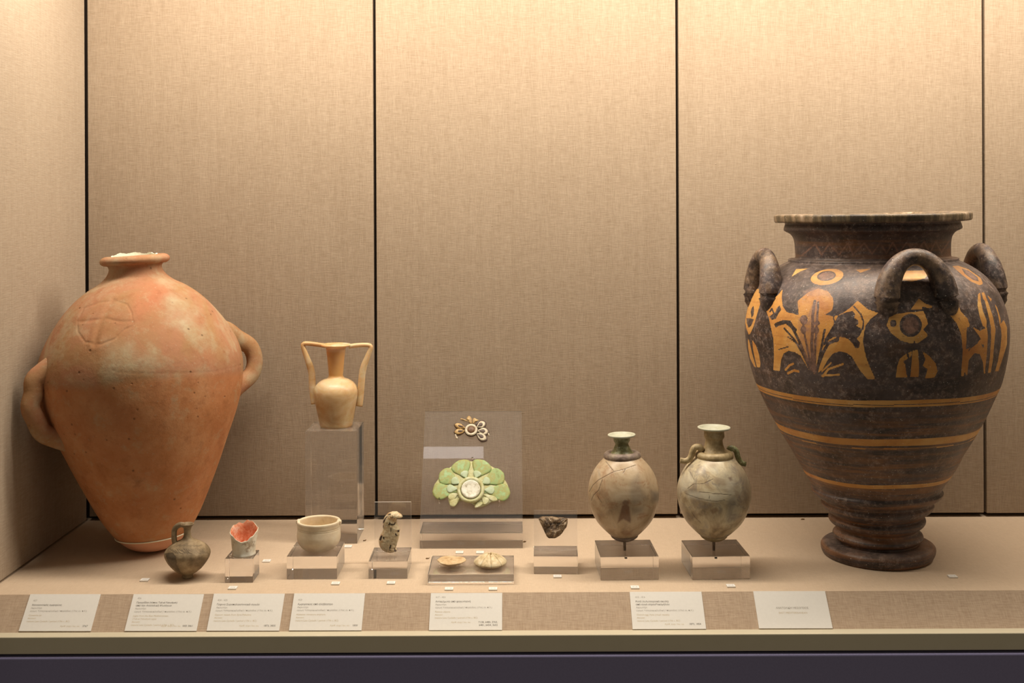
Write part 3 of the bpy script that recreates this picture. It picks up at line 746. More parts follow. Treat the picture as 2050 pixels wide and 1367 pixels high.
add_attr(ab, 'low', np.clip((py - edge_y) / 16 + 0.5, 0, 1))
add_attr(ab, 'blush', 0.8 * np.maximum(soft(px, py, [(262, 575), (300, 565), (335, 580), (315, 630), (285, 655), (262, 640)], 26), 0.5 * soft(px, py, [(150, 610), (230, 590), (250, 690), (170, 700)], 30)))
add_attr(ab, 'cream', 0.55 * np.maximum(soft(px, py, [(325, 600), (375, 590), (400, 620), (370, 660), (330, 640)], 26), soft(px, py, [(210, 680), (260, 690), (300, 740), (220, 745)], 30)))
lp = lathe('lip', curve(lip_prof, 60), 160, M['clay'], amp, lambda R, Z, T: (R * (1 + 0.006 * np.sin(2*T+1) + 0.004*np.sin(5*T)), Z))
bc = np.array([p for p in body_prof if p[1] < body_prof[4][1] + 1e-6]); bc = curve(bc, 40); bc[:, 0] += 0.0012; bc[:, 1] -= 0.0002
lathe('seam_line', [(bc[-1, 0] + 0.0004 + 0.0011 * math.cos(q), bc[-1, 1] + 0.0011 * math.sin(q)) for q in np.linspace(0, 2*np.pi, 12)], 160, M['plaster'], amp)
lathe('restored_base', np.r_[bc, [[bc[-1, 0] - 0.0016, bc[-1, 1] + 0.0004]]], 160, M['restored'], amp)
# cream lining standing up inside the broken mouth
rng = np.random.RandomState(4)
zm = to_local(P, s, k, cxa, [(0, 514)])[0][1] - z00
n = 120; T = np.linspace(0, 2*np.pi, n, endpoint=False)
view = math.atan2(-P[1], -P[0])
jag = 0.003 + 0.0022 * np.sin(5*T+1) * np.sin(3*T) + 0.0012 * rng.rand(n) - 0.004 * np.cos(T - view)
rows = [(46.5*s*k, -0.03 + 0*T), (46.5*s*k, jag), (43*s*k, jag + 0.0006), (41*s*k, -0.03 + 0*T)]
V = np.concatenate([np.c_[r*np.cos(T), r*np.sin(T), zm + z] for r, z in rows])
Fc = [(i*n+j, i*n+(j+1) % n, (i+1)*n+(j+1) % n, (i+1)*n+j) for i in range(3) for j in range(n)]
mesh_obj('mouth_lining', V, Fc, M['plaster'], amp, smooth=False)
def amp_handle(ang, y0, y1, out):
    dr = np.array([math.cos(ang), math.sin(ang), 0])
    zs = [b - z00 for a, b in to_local(P, s, k, cxa, [(0, y0), (0, y1)])]
    ctl = [(188, 0.00), (200, 0.02), (219, 0.10), (out - 8, 0.27), (out, 0.47), (out - 8, 0.66), (212, 0.86), (184, 0.99), (150, 1.06)]
    c = curve([(r, 100 * t_) for r, t_ in ctl], 44)
    path = [dr * (r * s * k) + np.array([0, 0, zs[0] + (zs[1] - zs[0]) * q / 100]) for r, q in c]
    u = np.linspace(0, 1, 44)
    w = (15.5 + 10 * np.abs(2*u - 1) ** 4) * s
    o = tube('handle', path, w * 0.92, M['clay'], amp, 26, flat=w * 1.15, ref=tuple(np.cross(dr, (0, 0, 1))))
    return o
va = math.atan2(P[0], P[1])      # negative: the view swings to the left
pright = math.atan2(-math.sin(va), math.cos(va))   # direction that shows as straight right
amp_handle(pright + math.pi + math.radians(24), 718, 846, 231)
amp_handle(pright + math.radians(24), 688, 826, 262)

# ---- acrylic blocks
def block(name, xl, xr, ytf, ybf, ytb, yaw=0.0, label='', parent_pin=None, group='clear acrylic display blocks'):
    Pf = onz((xl + xr) / 2, ybf); Z = Pf[1]; w = (xr - xl) * Z / F
    h = float(at((xl + xr) / 2, ytf, Z)[2]); d = float(onz((xl + xr) / 2, ytb, h)[1] - Z)
    root = empty('acrylic_block_stand', (Pf[0], Pf[1] + d / 2, 0.0), (0, 0, yaw))
    tag(root, label, 'display block', group)
    b = box('block', -w/2, w/2, -d/2, d/2, 0.0006, h, M['acrylic'], root, 0.0006)
    return dict(root=root, w=w, h=h, d=d, P=np.array([Pf[0], Pf[1] + d/2, 0]), Z=Z)
GB = 'clear acrylic display blocks'
b_cup = block('b', 450, 506, 1118.4, 1166.8, 1100.8, 0, 'small clear acrylic cube under the broken cup')
b_bowl = block('b', 573.9, 674.5, 1113.8, 1160, 1083.9, 0, 'low clear acrylic block under the cream bowl')
b_tall = block('b', 611.3, 715.1, 863.4, 1088.5, 844.4, 0, 'tall clear acrylic pillar under the two-handled alabaster vase')
b_disc = block('b', 856.3, 1028.9, 1149, 1171, 1111.7, 0, 'long low clear acrylic slab under the two shell discs')
b_e1 = block('b', 1200.8, 1317.8, 1114.4, 1161.3, 1080.6, math.radians(1.5), 'clear acrylic block under the ostrich egg vessel without handles')
b_e2 = block('b', 1383.6, 1500.3, 1113.9, 1160, 1080.2, math.radians(2.2), 'clear acrylic block under the ostrich egg vessel with curled handles')

# ---- ostrich egg vessels
def pin_for(bk, px_, py_, ytop):
    Pp = onz(px_, py_, bk['h']); zt = float(at(px_, ytop, Pp[1])[2])
    loc = bk['root'].matrix_world.inverted() @ Vector((Pp[0], Pp[1], 0)) if False else None
    dx, dy = Pp[0] - bk['P'][0], Pp[1] - bk['P'][1]
    yaw = bk['root'].rotation_euler[2]; c, s_ = math.cos(-yaw), math.sin(-yaw)
    lx, ly = dx*c - dy*s_, dx*s_ + dy*c
    V, Fc = lathe_vf([(0.0001, bk['h'] - 0.012), (0.0023, bk['h'] - 0.012), (0.0024, zt - 0.001), (0.0022, zt + 0.0015), (0.0001, zt + 0.0015)], 20)
    V += np.array([lx, ly, 0])
    mesh_obj('pin', V, Fc, M['pin'], bk['root'])
    return Pp, zt
def egg(bk, cxe, pin_y, tip_y, rx, cneck, rim, neckprof, mats, label, lean, egg_mat):
    Pp, zt = pin_for(bk, cxe, pin_y, tip_y)
    base = np.array([Pp[0], Pp[1], zt + 0.0017]); s_ = Pp[1] / F; k_ = 1.0 / math.hypot(1, (cxe - CX) / F)
    root = empty('ostrich_egg_vessel', base, (0, lean, 0))
    tag(root, label, 'egg vessel', 'ostrich egg vessels')
    H = lambda y: float(at(cxe, y, Pp[1])[2]) - base[2]
    R = lambda r: r * s_ * k_
    sc_ = rx / 71.0
    e_px = [(1, 1078), (14, 1077), (27, 1070), (38, 1060.5), (55, 1041), (67, 1014), (70.6, 995), (71, 982), (67.5, 962), (59, 942), (46, 925), (33, 913), (18, 906), (2, 903)]
    prof = curve([(R(r * sc_), H(y)) for r, y in e_px], 190)
    V, Fc = lathe_vf(prof, 300)
    o = mesh_obj('egg', V, Fc, egg_mat, root)
    Me = Matrix.Translation(base) @ Euler((0, lean, 0)).to_matrix().to_4x4()
    px, py = surf_px(V, Me)
    cap = curve([(R(1), H(1083)), (R(9), H(1082.5)), (R(19), H(1079)), (R(26.5), H(1073.5)), (R(27.5), H(1070.5)), (R(25), H(1069.5)), (R(10), H(1071))], 40)
    lathe('foot_cap', cap, 90, mats['cap'], root)
    return root, base, R, H, o, px, py, len(V), Me
D1 = lambda pts: [(1180 + x / 4.88, 850 + y / 4.88) for x, y in pts]
D2 = lambda pts: [(1345 + x / 4.71, 840 + y / 4.71) for x, y in pts]
def neck_parts(root, R, H, lipr, neckr, baser, colr, y_lip, y_neck, y_base, y_col, m_neck, m_lip, m_col, dx=0.0):
    nk = curve([(R(baser + 6), H(y_base + 6)), (R(baser), H(y_base)), (R(neckr + 3), H(y_base - 8)), (R(neckr), H(y_neck)), (R(neckr + 3), H(y_neck - 6)), (R(lipr * 0.62), H(y_lip + 5.5)), (R(lipr * 0.86), H(y_lip + 3))], 60)
    o1 = lathe('neck', nk, 90, m_neck, root, lambda R_, Z_, T_: (R_ * (1 + 0.012 * np.sin(3*T_ + Z_*300)), Z_))
    lp = curve([(R(lipr * 0.80), H(y_lip + 3.6)), (R(lipr * 0.95), H(y_lip + 2)), (R(lipr), H(y_lip)), (R(lipr * 0.97), H(y_lip - 1.6)), (R(lipr * 0.88), H(y_lip - 1.6)), (R(lipr * 0.74), H(y_lip + 1.8)), (R(neckr * 0.86), H(y_lip + 7)), (R(neckr * 0.7), H(y_neck + 8))], 60)
    o2 = lathe('lip', lp, 90, m_lip, root, lambda R_, Z_, T_: (R_ * (1 + 0.01 * np.sin(2*T_) + 0.006 * np.sin(7*T_)), Z_))
    a = np.linspace(0, 2*np.pi, 26)
    cl = [(R(colr - 8.5 + 8.5 * math.cos(q)), H(y_col) + R(8.6) * math.sin(q)) for q in a]
    o3 = lathe('collar', cl, 110, m_col, root, lambda R_, Z_, T_: (R_ * (1 + 0.008 * np.sin(3*T_+1)), Z_))
    for o_ in (o1, o2, o3): o_.location.x = dx
r1, base, R, H, eg, px, py, nv, Me = egg(b_e1, 1250.5, 1098, 1083, 71, 0, 0, 0, dict(cap=M['collar']), 'tan ostrich egg vessel with green neck and no handles on a pin', math.radians(-1.2), M['egg_warm'])
neck_parts(r1, R, H, 28, 13, 20, 37.5, 870.5, 888, 903, 912, M['green_neck'], M['green_lip'], M['collar'], -0.0006)
stain = np.zeros(nv); crack = np.zeros(nv); grey = np.zeros(nv); pale = np.zeros(nv)
stain = np.maximum(stain, 1 * soft(px, py, D1([(365,770),(320,790),(290,900),(275,960),(330,920),(400,960),(405,930),(390,800)]), 3.5))
stain = np.maximum(stain, 0.8 * soft(px, py, D1([(320,760),(345,735),(385,740),(380,790),(330,790)]), 3.5))
stain = np.maximum(stain, 0.6 * soft(px, py, D1([(300,1050),(370,1030),(410,1075),(340,1080)]), 3.5))
grey = np.maximum(grey, 1 * soft(px, py, D1([(610,650),(690,660),(690,750),(615,755)]), 9))
grey = np.maximum(grey, 0.5 * soft(px, py, D1([(400,560),(480,470),(500,620),(560,720),(430,780),(395,680)]), 9))
grey = np.maximum(grey, 0.6 * soft(px, py, D1([(410,820),(520,810),(520,860),(420,880)]), 9))
for pl in (D1([(0,655),(35,590),(90,540),(180,490),(240,460),(330,440),(450,395)]), D1([(240,460),(160,360)]), D1([(350,440),(330,475)]), D1([(20,740),(40,690),(90,640),(125,540)]), D1([(80,700),(120,760)]), D1([(600,950),(650,870),(680,800)])):
    crack = np.maximum(crack, np.clip(1.6 - line_dist(px, py, pl) / 0.65, 0, 1))
for nme, vv in (('stain', stain), ('crack', crack), ('grey', grey), ('pale', pale)): add_attr(eg, nme, vv)
r2, base2, R, H, eg, px, py, nv, Me = egg(b_e2, 1429, 1098, 1083, 74.3, 0, 0, 0, dict(cap=M['tan_neck']), 'grey marbled ostrich egg vessel with curled side handles on a pin', math.radians(0.4), M['egg_pale'])
neck_parts(r2, R, H, 33.5, 17.5, 26, 39, 856, 880, 903, 911, M['tan_neck'], M['green_lip'], M['tan_neck'])
stain = np.zeros(nv); crack = np.zeros(nv); grey = np.zeros(nv); pale = np.zeros(nv)
stain = np.maximum(stain, 1 * soft(px, py, D2([(530,545),(560,540),(575,575),(550,580)]), 3.5))
stain = np.maximum(stain, 0.6 * soft(px, py, D2([(360,850),(420,820),(440,860),(390,890)]), 3.5))
grey = np.maximum(grey, 0.55 * soft(px, py, D2([(400,560),(600,420),(720,560),(730,760),(560,1000),(500,960),(560,820),(520,700),(420,640)]), 9))
grey = np.maximum(grey, 0.9 * soft(px, py, D2([(530,740),(600,700),(620,800),(560,900),(510,960),(520,860)]), 9))
pale = np.maximum(pale, 0.9 * soft(px, py, D2([(60,560),(170,490),(210,580),(150,650),(80,680)]), 9))
pale = np.maximum(pale, 1 * soft(px, py, D2([(150,680),(280,680),(400,700),(520,720),(430,770),(350,765),(260,745),(150,730)]), 9))
pale = np.maximum(pale, 0.8 * soft(px, py, D2([(360,460),(430,440),(440,500),(380,500)]), 9))
pale = np.maximum(pale, 0.5 * soft(px, py, D2([(510,580),(590,560),(590,690),(530,710)]), 9))
for pl in (D2([(150,650),(200,610),(300,605),(390,560)]), D2([(130,700),(260,745),(350,765),(430,772),(500,760)]), D2([(260,680),(400,700),(560,712)]), D2([(185,870),(220,920),(270,970)]), D2([(170,490),(210,570)]), D2([(350,710),(360,765)])):
    crack = np.maximum(crack, np.clip(1.5 - line_dist(px, py, pl) / 0.6, 0, 1))
for nme, vv in (('stain', stain), ('crack', crack), ('grey', grey), ('pale', pale)): add_attr(eg, nme, vv)
def egg_handle(pts, ydep, wid, flat, mat):
    W = np.array([at(x, y, base2[1] + ydep) for x, y in D2(pts)]) - base2
    c = curve(W, 30)
    tube('curled_handle', c, wid, mat, r2, 18, flat=flat, ref=(0, 1, 0))
u = np.linspace(0, 1, 30)
egg_handle([(275,290),(262,268),(238,258),(206,268),(190,300),(180,335),(160,372),(125,392),(72,385)], -0.006, 0.0052 * (1 - 0.62 * u ** 3), 0.0058 * (1 - 0.2 * u), M['tan_neck'])
egg_handle([(530,285),(545,268),(575,272),(602,298),(615,345),(640,390),(665,412),(695,418)], 0.012, 0.0042 * (1 - 0.6 * u ** 3), 0.0052 * (1 - 0.2 * u), M['green_neck'])

# ---- small dark jug
P, s, k = frame_px(375.5, 1156)
jug = empty('small_jug', P)
tag(jug, 'small dark brown pointed jug with one handle standing in front of the amphora', 'jug')
L = lambda prof: np.array(to_local(P, s, k, 376, prof))
jp = L([(1, 1156), (10, 1156), (11.5, 1154.5), (11, 1151), (12.5, 1148.5), (20, 1144), (31, 1135), (41, 1122.5), (46, 1110.5), (46, 1104), (41, 1096), (33, 1089.5), (23, 1084), (13, 1079.5), (9, 1075), (7.2, 1069), (7, 1062), (8.5, 1056), (12, 1051.5), (14, 1049), (13.6, 1048), (11.5, 1048.6), (7, 1054), (5, 1062)])
z0 = jp[:, 1].min() - 0.0003; jp[:, 1] -= z0
V, Fc = lathe_vf(curve(jp, 150), 200, lambda R, Z, T: (R * (1 + 0.008 * wob(T, Z * 20, 0.7)), Z))
jgb = mesh_obj('body', V, Fc, M['jug'], jug)
px, py = surf_px(V, Matrix.Translation(P))
mk = np.zeros(len(V))
for i in range(15):
    x0 = 340 + i * 4.6; mk = np.maximum(mk, np.clip(1.5 - line_dist(px, py, [(x0, 1099 + (i % 3)), (x0 + 6, 1104 + (i % 4)), (x0 + 12, 1108 + (i % 2))], 8) / 0.6, 0, 1) * (0.9 if i < 8 else 0.45))
for i in range(7):
    x0 = 352 + i * 7; mk = np.maximum(mk, 0.6 * np.clip(1.5 - line_dist(px, py, [(x0, 1094), (x0 + 9, 1091)], 8) / 0.6, 0, 1))
mk = np.maximum(mk, 0.8 * in_poly(px, py, [(330, 1108), (345, 1106), (352, 1114), (354, 1130), (362, 1146), (352, 1141), (338, 1128)]))
add_attr(jgb, 'mark', mk)
hp = [(369, 1051), (362, 1050), (355, 1053), (349.5, 1060), (348.5, 1072), (349.5, 1084), (353, 1092)]
W = np.array([at(x, y, P[1] - 0.003) for x, y in hp]) - P
tube('handle', curve(W, 30), 4.0 * s, M['jug'], jug, 18, flat=5.4 * s, ref=(0, 1, 0))

# ---- broken cup
hb = b_cup['h'] + 0.0003
P, s, k = frame_px(488, 1109.5, hb)
cup = empty('broken_cup', P)
tag(cup, 'broken pale cup with jagged rim and red inside on an acrylic cube', 'cup')
n = 120; T = np.linspace(0, 2*np.pi, n, endpoint=False); view = math.atan2(-P[1], -P[0])
HH = lambda y, x=488: float(at(x, y, P[1])[2]) - P[2]
# rim height round the cup: low in front, tips left and right, tall jagged back (angle measured from the camera side, + = right)
ang = (T - view + np.pi) % (2*np.pi) - np.pi
ctl = [(-180, 1054), (-160, 1052), (-140, 1056), (-125, 1058), (-108, 1062), (-90, 1062), (-72, 1064), (-45, 1070), (-25, 1076), (0, 1078), (15, 1077), (35, 1070), (60, 1063), (80, 1058.5), (92, 1057.5), (110, 1059), (130, 1052), (150, 1050), (165, 1049), (180, 1054)]
topy = np.interp(np.degrees(ang), [c[0] for c in ctl], [c[1] for c in ctl])
topz = np.array([HH(y) for y in topy]) + 0.0012 * np.sin(9*T) * np.sin(4*T+1)
def cupring(fr, rpx, rfun):
    return np.c_[rpx * np.cos(T), rpx * np.sin(T), topz * fr]
rows = []
for fr in np.linspace(0, 1, 16):
    z = topz * fr
    r = (22.5 + 1.5 * np.exp(-(z / 0.003) ** 2) + 6.3 * np.clip(z / HH(1060), 0, 1.35) ** 1.2) * s * k * (1 + 0.02 * np.sin(3*T+1) + 0.012 * np.sin(7*T + z * 200))
    rows.append(np.c_[r*np.cos(T), r*np.sin(T), z])
Vo = np.concatenate([np.c_[0*T, 0*T, 0*T] + rows[0] * 0.02, rows[0] * np.array([1, 1, 1])] + rows[1:])
Fo = [(i*n+j, i*n+(j+1) % n, (i+1)*n+(j+1) % n, (i+1)*n+j) for i in range(len(rows)) for j in range(n)]
rin = []
for fr in np.linspace(1, 0.12, 14):
    z = topz * fr + 0.0002
    r = (22.5 + 6.3 * np.clip(z / HH(1060), 0, 1.35) ** 1.2 - (1.0 if fr == 1 else 2.6)) * s * k * (1 + 0.02 * np.sin(3*T+1))
    rin.append(np.c_[r*np.cos(T), r*np.sin(T), z])
rin.append(rin[-1] * np.array([0.02, 0.02, 1]))
mesh_obj('outer_wall', np.concatenate([Vo, rin[0]]), Fo + [((len(rows))*n+j, (len(rows))*n+(j+1) % n, (len(rows)+1)*n+(j+1) % n, (len(rows)+1)*n+j) for j in range(n)], M['cup'], cup)
Vi = np.concatenate(rin); Fi = [(i*n+j, i*n+(j+1) % n, (i+1)*n+(j+1) % n, (i+1)*n+j) for i in range(len(rin)-1) for j in range(n)]
mesh_obj('inner_lining', Vi, Fi, M['cup_in'], cup)

# ---- cream bowl
hb = b_bowl['h'] + 0.0003
P, s, k = frame_px(638.5, 1099, hb)
bowl = empty('cream_bowl', P)
tag(bowl, 'round cream stone bowl with thick rim on a low acrylic block', 'bowl')
bp = np.array(to_local(P, s, k, 638.5, [(1, 1099), (20, 1099), (29, 1096.5), (37, 1090), (42, 1081), (43.5, 1072), (43.2, 1064), (42.6, 1058), (42.2, 1057.2), (42.6, 1056.2), (42.6, 1054.6), (42.1, 1054), (42.6, 1053), (43, 1048), (43.4, 1044), (42.6, 1041.6), (40, 1041), (37.6, 1042.4), (37, 1048), (37, 1070), (32, 1084), (18, 1091), (1, 1092)]))
bp[:, 1] -= bp[:, 1].min()
lathe('body', curve(bp, 170), 180, M['bowl'], bowl, lambda R, Z, T: (R * (1 + 0.012 * np.sin(2*T + 0.8) + 0.004 * np.sin(9*T) * (Z > 0.06)), Z + 0.0012 * np.sin(2*T) * (Z > 0.05)))
view = math.atan2(-P[1], -P[0])
for az in (78, -104):
    a = view + math.radians(az); rr_ = 42 * s * k; zt = bp[:, 1].max()
    V = []
    tn = np.array([-math.sin(a), math.cos(a), 0]); rd = np.array([math.cos(a), math.sin(a), 0])
    for zq, ww, oo in ((-0.009, 0.003, 0.000), (-0.006, 0.0042, 0.0032), (-0.001, 0.0045, 0.0034), (0.0008, 0.004, 0.0015)):
        for sg, o2 in ((-1, -0.004), (-1, oo), (1, oo), (1, -0.004)):
            V.append(rd * (rr_ + o2) + tn * (sg * ww) + np.array([0, 0, zt + zq]))
    Fc = [(i*4+j, i*4+(j+1) % 4, (i+1)*4+(j+1) % 4, (i+1)*4+j) for i in range(3) for j in range(4)] + [(3, 2, 1, 0), (12, 13, 14, 15)]
    o = mesh_obj('lug', V, Fc, M['bowl'], bowl, smooth=False); bevel(o, 0.0012, 3)

# ---- two-handled alabaster vase
hb = b_tall['h'] + 0.0003
P, s, k = frame_px(673, 853, hb)
vase = empty('alabaster_vase', P)
tag(vase, 'amber alabaster vase with two tall angular handles on the acrylic pillar', 'vase')
vp = np.array(to_local(P, s, k, 673, [(1, 853), (31, 853), (32.5, 851), (34, 843), (38, 824), (42.5, 803), (44.6, 790), (44.6, 782), (42, 774), (36, 766), (26, 759.5), (17, 756), (14.5, 752), (14.8, 745), (16.5, 725), (19, 703), (20.5, 696), (27, 693.5), (30, 691.5), (30, 689.5), (27, 688.3), (22, 689), (17, 694), (14, 710), (11, 750)]))
vp[:, 1] -= vp[:, 1].min()
vo = lathe('body', curve(vp, 170), 160, M['alabaster'], vase)
zz = np.array([v.co.z for v in vo.data.vertices]); zn = [b for a, b in to_local(P, s, k, 673, [(0, 853), (0, 757), (0, 700)])]
am = np.clip((zz - (zn[1] - zn[0])) / 0.004, 0, 1) * np.clip(((zn[2] - zn[0]) - zz) / 0.004, 0, 1)
add_attr(vo, 'amber', am)
E1 = lambda pts: [(590 + x / 6.835, 670 + y / 6.835) for x, y in pts]
def vhandle(pts, wid, flat):
    W = np.array([at(x, y, P[1]) for x, y in E1(pts)]) - P
    tube('handle', curve(W, 60), wid, M['alabaster'], vase, 16, flat=flat, ref=(0, 1, 0))
u = np.linspace(0, 1, 60)
vhandle([(420,150),(330,138),(230,124),(150,120),(118,128),(112,150),(125,200),(150,270),(180,350),(215,450),(235,540),(238,600),(240,700),(250,800),(262,900),(270,945)], 4.3 * s + 0 * u, (4.4 + 2.4 * np.clip((u - 0.3) * 4, 0, 1)) * s)
vhandle([(740,160),(830,146),(930,140),(1010,143),(1040,155),(1042,180),(1020,240),(985,330),(950,420),(925,530),(915,640),(905,760),(895,880),(882,975)], (4.3 + 1.6 * np.clip((u - 0.3) * 4, 0, 1)) * s, (4.4 + 2.4 * np.clip((u - 0.3) * 4, 0, 1)) * s)

def edge_faces(o):
    o.data.materials.append(M['acrylic_edge'])
    for i in (0, 1, 3, 5): o.data.polygons[i].material_index = 1
    return o
# ------------------------------------------------------------------ easel stands with fragments
def easel(xl, xr, y_top, y_base_top, y_bot, y_base_back, lean, label, yaw=0.0, thick=0.004, vertical_at_back=False, pane=None):
    Pf = onz((xl + xr) / 2, y_bot); Z = Pf[1]; w = (xr - xl) * Z / F; xm = (xl + xr) / 2
    h = float(at(xm, y_base_top, Z)[2]); d = float(onz(xm, y_base_back, h)[1] - Z)
    root = empty('acrylic_easel_stand', (Pf[0], Z, 0.0), (0, 0, yaw))
    tag(root, label, 'display stand', 'clear acrylic easel stands')
    return root, Z, w, h, d
# large leaning panel with the two rosettes
root, Z0, w0, h0, d0 = easel(840.4, 1046.6, 823, 1067, 1098, 1037, 41, 'large clear acrylic easel with leaning panel holding two flower rosettes')
LEANP = math.radians(35.7)
box('base_block', -w0/2, w0/2, 0.0, min(d0, 0.075), 0.0006, h0, M['acrylic'], root, 0.0006)
def solve_panel(ytop, xm, Z0, h0, lean):
    # length of a panel that starts at (Z0,h0) and leans back, whose top shows at ytop
    lo, hi = 0.01, 0.6
    for _ in range(60):
        m = (lo + hi) / 2; q = np.array([at(xm, 500, Z0)[0], Z0 + m * math.sin(lean), h0 + m * math.cos(lean)])
        if project(q[None])[1][0] > ytop: lo = m
        else: hi = m
    return lo
Lp = solve_panel(823.5, 943, Z0, h0 + 0.0008, LEANP)
def panel(root, w, L, h, lean, y0=0.0, thick=0.004):
    V, Fc = box_vf(-w/2, w/2, 0, thick, 0, L)
    o = mesh_obj('leaning_panel', V, Fc, M['acrylic'], root, smooth=False, loc=(0, y0, h), rot=(-lean, 0, 0)); edge_faces(o)
    return o
panel(root, w0, Lp, h0 + 0.0008, LEANP, 0.001)
n_p = np.array([0, -math.cos(LEANP), math.sin(LEANP)])      # towards the viewer
up_p = np.array([0, math.sin(LEANP), math.cos(LEANP)])
p_p = np.array([0, Z0 + 0.001, h0 + 0.0008]) + n_p * 0.0004
ROTP = Matrix(((1, 0, 0), (0, up_p[1], n_p[1]), (0, up_p[2], n_p[2])))   # columns: right, up, out
def on_panel(pts, org):
    """pixels -> 2-D metres on the panel, about the pixel org"""
    O = onplane(org[0], org[1], p_p, n_p)
    return [((q := onplane(x, y, p_p, n_p) - O)[0], float(np.dot(q, up_p))) for x, y in pts], O
G4 = lambda pts: [(855 + x / 11.39, 910 + y / 11.39) for x, y in pts]
def fragment(name, root_, outline_px, org, spine_px, H, Hb, mat, lift, rings=6, edge=0.35, rough=0, n=110, seed=1):
    o2, O = on_panel(resample_closed(outline_px, n).tolist(), org); sp, _ = on_panel(spine_px, org)
    V, Fc = inflate(o2, sp, H, Hb, rings, rough, seed, edge)
    V[:, 2] += lift
    return mesh_obj(name, V, Fc, mat, root_)
hub = G4([(1000, 840)])[0]
Og = onplane(hub[0], hub[1], p_p, n_p)
gr = empty('green_rosette_fragment', Og + n_p * 0.0003)
gr.rotation_euler = ROTP.to_euler()
tag(gr, 'broken green glazed rosette with broad petals, lower on the leaning panel', 'rosette')
back = G4([(130,930),(125,830),(170,690),(280,540),(320,470),(420,370),(600,260),(720,165),(900,160),(1030,165),(1180,190),(1320,165),(1400,240),(1560,330),(1680,420),(1740,540),(1830,680),(1890,860),(1870,940),(1720,1030),(1600,1060),(1450,1090),(1370,1150),(1260,1195),(1140,1210),(1040,1140),(960,1090),(900,1040),(840,1050),(740,1060),(640,1150),(560,1190),(500,1110),(480,1000),(470,970),(300,980),(190,970)])
fragment('backing', gr, back, hub, [hub, (hub[0] + 0.2, hub[1])], 0.0035, 0.0, M['green_worn'], 0.0, 5, 0.75, 0.0001)
def petal(root_, hubpx, tip, width, r0, mat, H, lift, conv, name='petal', blunt=1.5, hubo=None):
    tip = np.array(tip, float); hb_ = np.array(hubpx, float); ax = tip - hb_; L = np.linalg.norm(ax); ax /= L; nr = np.array([-ax[1], ax[0]])
    ts = np.linspace(0, 1, 22); wv = (np.sin(np.pi * np.clip(ts, 0, 1) ** blunt) ** 0.65) * width / 2
    wv = np.maximum(wv, width * 0.10 * (1 - ts))
    a = hb_ + ax * r0; pts = [a + ax * (L - r0) * t_ + nr * w_ for t_, w_ in zip(ts, wv)] + [a + ax * (L - r0) * t_ - nr * w_ for t_, w_ in list(zip(ts, wv))[::-1][1:-1]]
    pts = conv([tuple(p) for p in pts]); sp = conv([tuple(hb_ + ax * (r0 + 0.3 * (L - r0))), tuple(hb_ + ax * (r0 + 0.72 * (L - r0)))])
    return fragment(name, root_, pts, hubo, sp, H, 0.0, mat, lift, 5, 0.45, 0, 60)
for tip, w_ in (((120, 860), 380), ((290, 430), 400), ((720, 150), 470), ((1310, 150), 470), ((1750, 440), 400), ((1900, 890), 400)):
    petal(gr, (1000, 840), tip, w_, 270, M['green'], 0.0016, 0.0032, G4, blunt=2.1, hubo=hub)
for tip, w_ in (((440, 790), 190), ((565, 580), 190), ((830, 395), 190), ((1170, 395), 190), ((1430, 580), 190), ((1540, 830), 190)):
    petal(gr, (1000, 840), tip, w_, 275, M['green_pale'], 0.0016, 0.0046, G4, 'inner_petal', 2.0, hubo=hub)
for tip, w_ in (((480, 1000), 190), ((520, 1170), 170), ((1610, 1050), 130), ((1390, 1110), 190), ((1200, 1205), 210)):
    petal(gr, (1000, 840), tip, w_, 280, M['green_worn'], 0.0018, 0.0030, G4, 'broken_petal', 2.0, hubo=hub)
mm = Z0 / F / 11.39 * 1.05
a = np.linspace(0, 2*np.pi, 22)
V, Fc = lathe_vf([((262 + 42 * math.cos(q)) * mm, 0.0075 + 0.0036 * math.sin(q)) for q in a], 70); mesh_obj('ring', V, Fc, M['green_worn'], gr)
V, Fc = lathe_vf(curve([(212 * mm, 0.003), (212 * mm, 0.0115), (200 * mm, 0.013), (120 * mm, 0.0124), (0.01 * mm, 0.012)], 26), 70); mesh_obj('boss', V, Fc, M['boss'], gr)
for q in ((1035, 110), (280, 1035), (1648, 1095)):
    (c2,), _ = on_panel(G4([q]), hub)
    V, Fc = lathe_vf([(0.0001, 0), (0.0016, 0), (0.0016, 0.007), (0.0012, 0.0085), (0.0001, 0.0085)], 14); V[:, 1] *= 1.6; V += np.array([c2[0], c2[1], 0.0])
    mesh_obj('clear_peg', V, Fc, M['acrylic'], gr)
# small rosette
G3 = lambda pts: [(895 + x / 19.53, 825 + y / 19.53) for x, y in pts]
hub3 = G3([(945, 730)])[0]
Os = onplane(hub3[0], hub3[1], p_p, n_p)
sr = empty('small_rosette_fragment', Os + n_p * 0.0003); sr.rotation_euler = ROTP.to_euler()
tag(sr, 'small broken brown and cream flower rosette at the top of the leaning panel', 'rosette')
for tip, w_ in (((1500, 415), 260), ((1625, 790), 270), ((1540, 1100), 260)):
    petal(sr, (945, 730), (945 + (tip[0]-945)*1.05, 730 + (tip[1]-730)*1.05), w_ * 1.3, 215, M['darkp'], 0.0026, 0.0, G3, 'petal_back', 1.3, hubo=hub3)
    tq = (945 + (tip[0] - 945) * 0.97, 730 + (tip[1] - 730) * 0.97)
    petal(sr, (945, 730), tq, w_, 250, M['cream'], 0.0024, 0.0014, G3, 'petal', 1.3, hubo=hub3)
    tq = (945 + (tip[0] - 945) * 0.82, 730 + (tip[1] - 730) * 0.82)
    petal(sr, (945, 730), tq, w_ * 0.56, 290, M['darkp'], 0.002, 0.0026, G3, 'petal_core', 1.5, hubo=hub3)
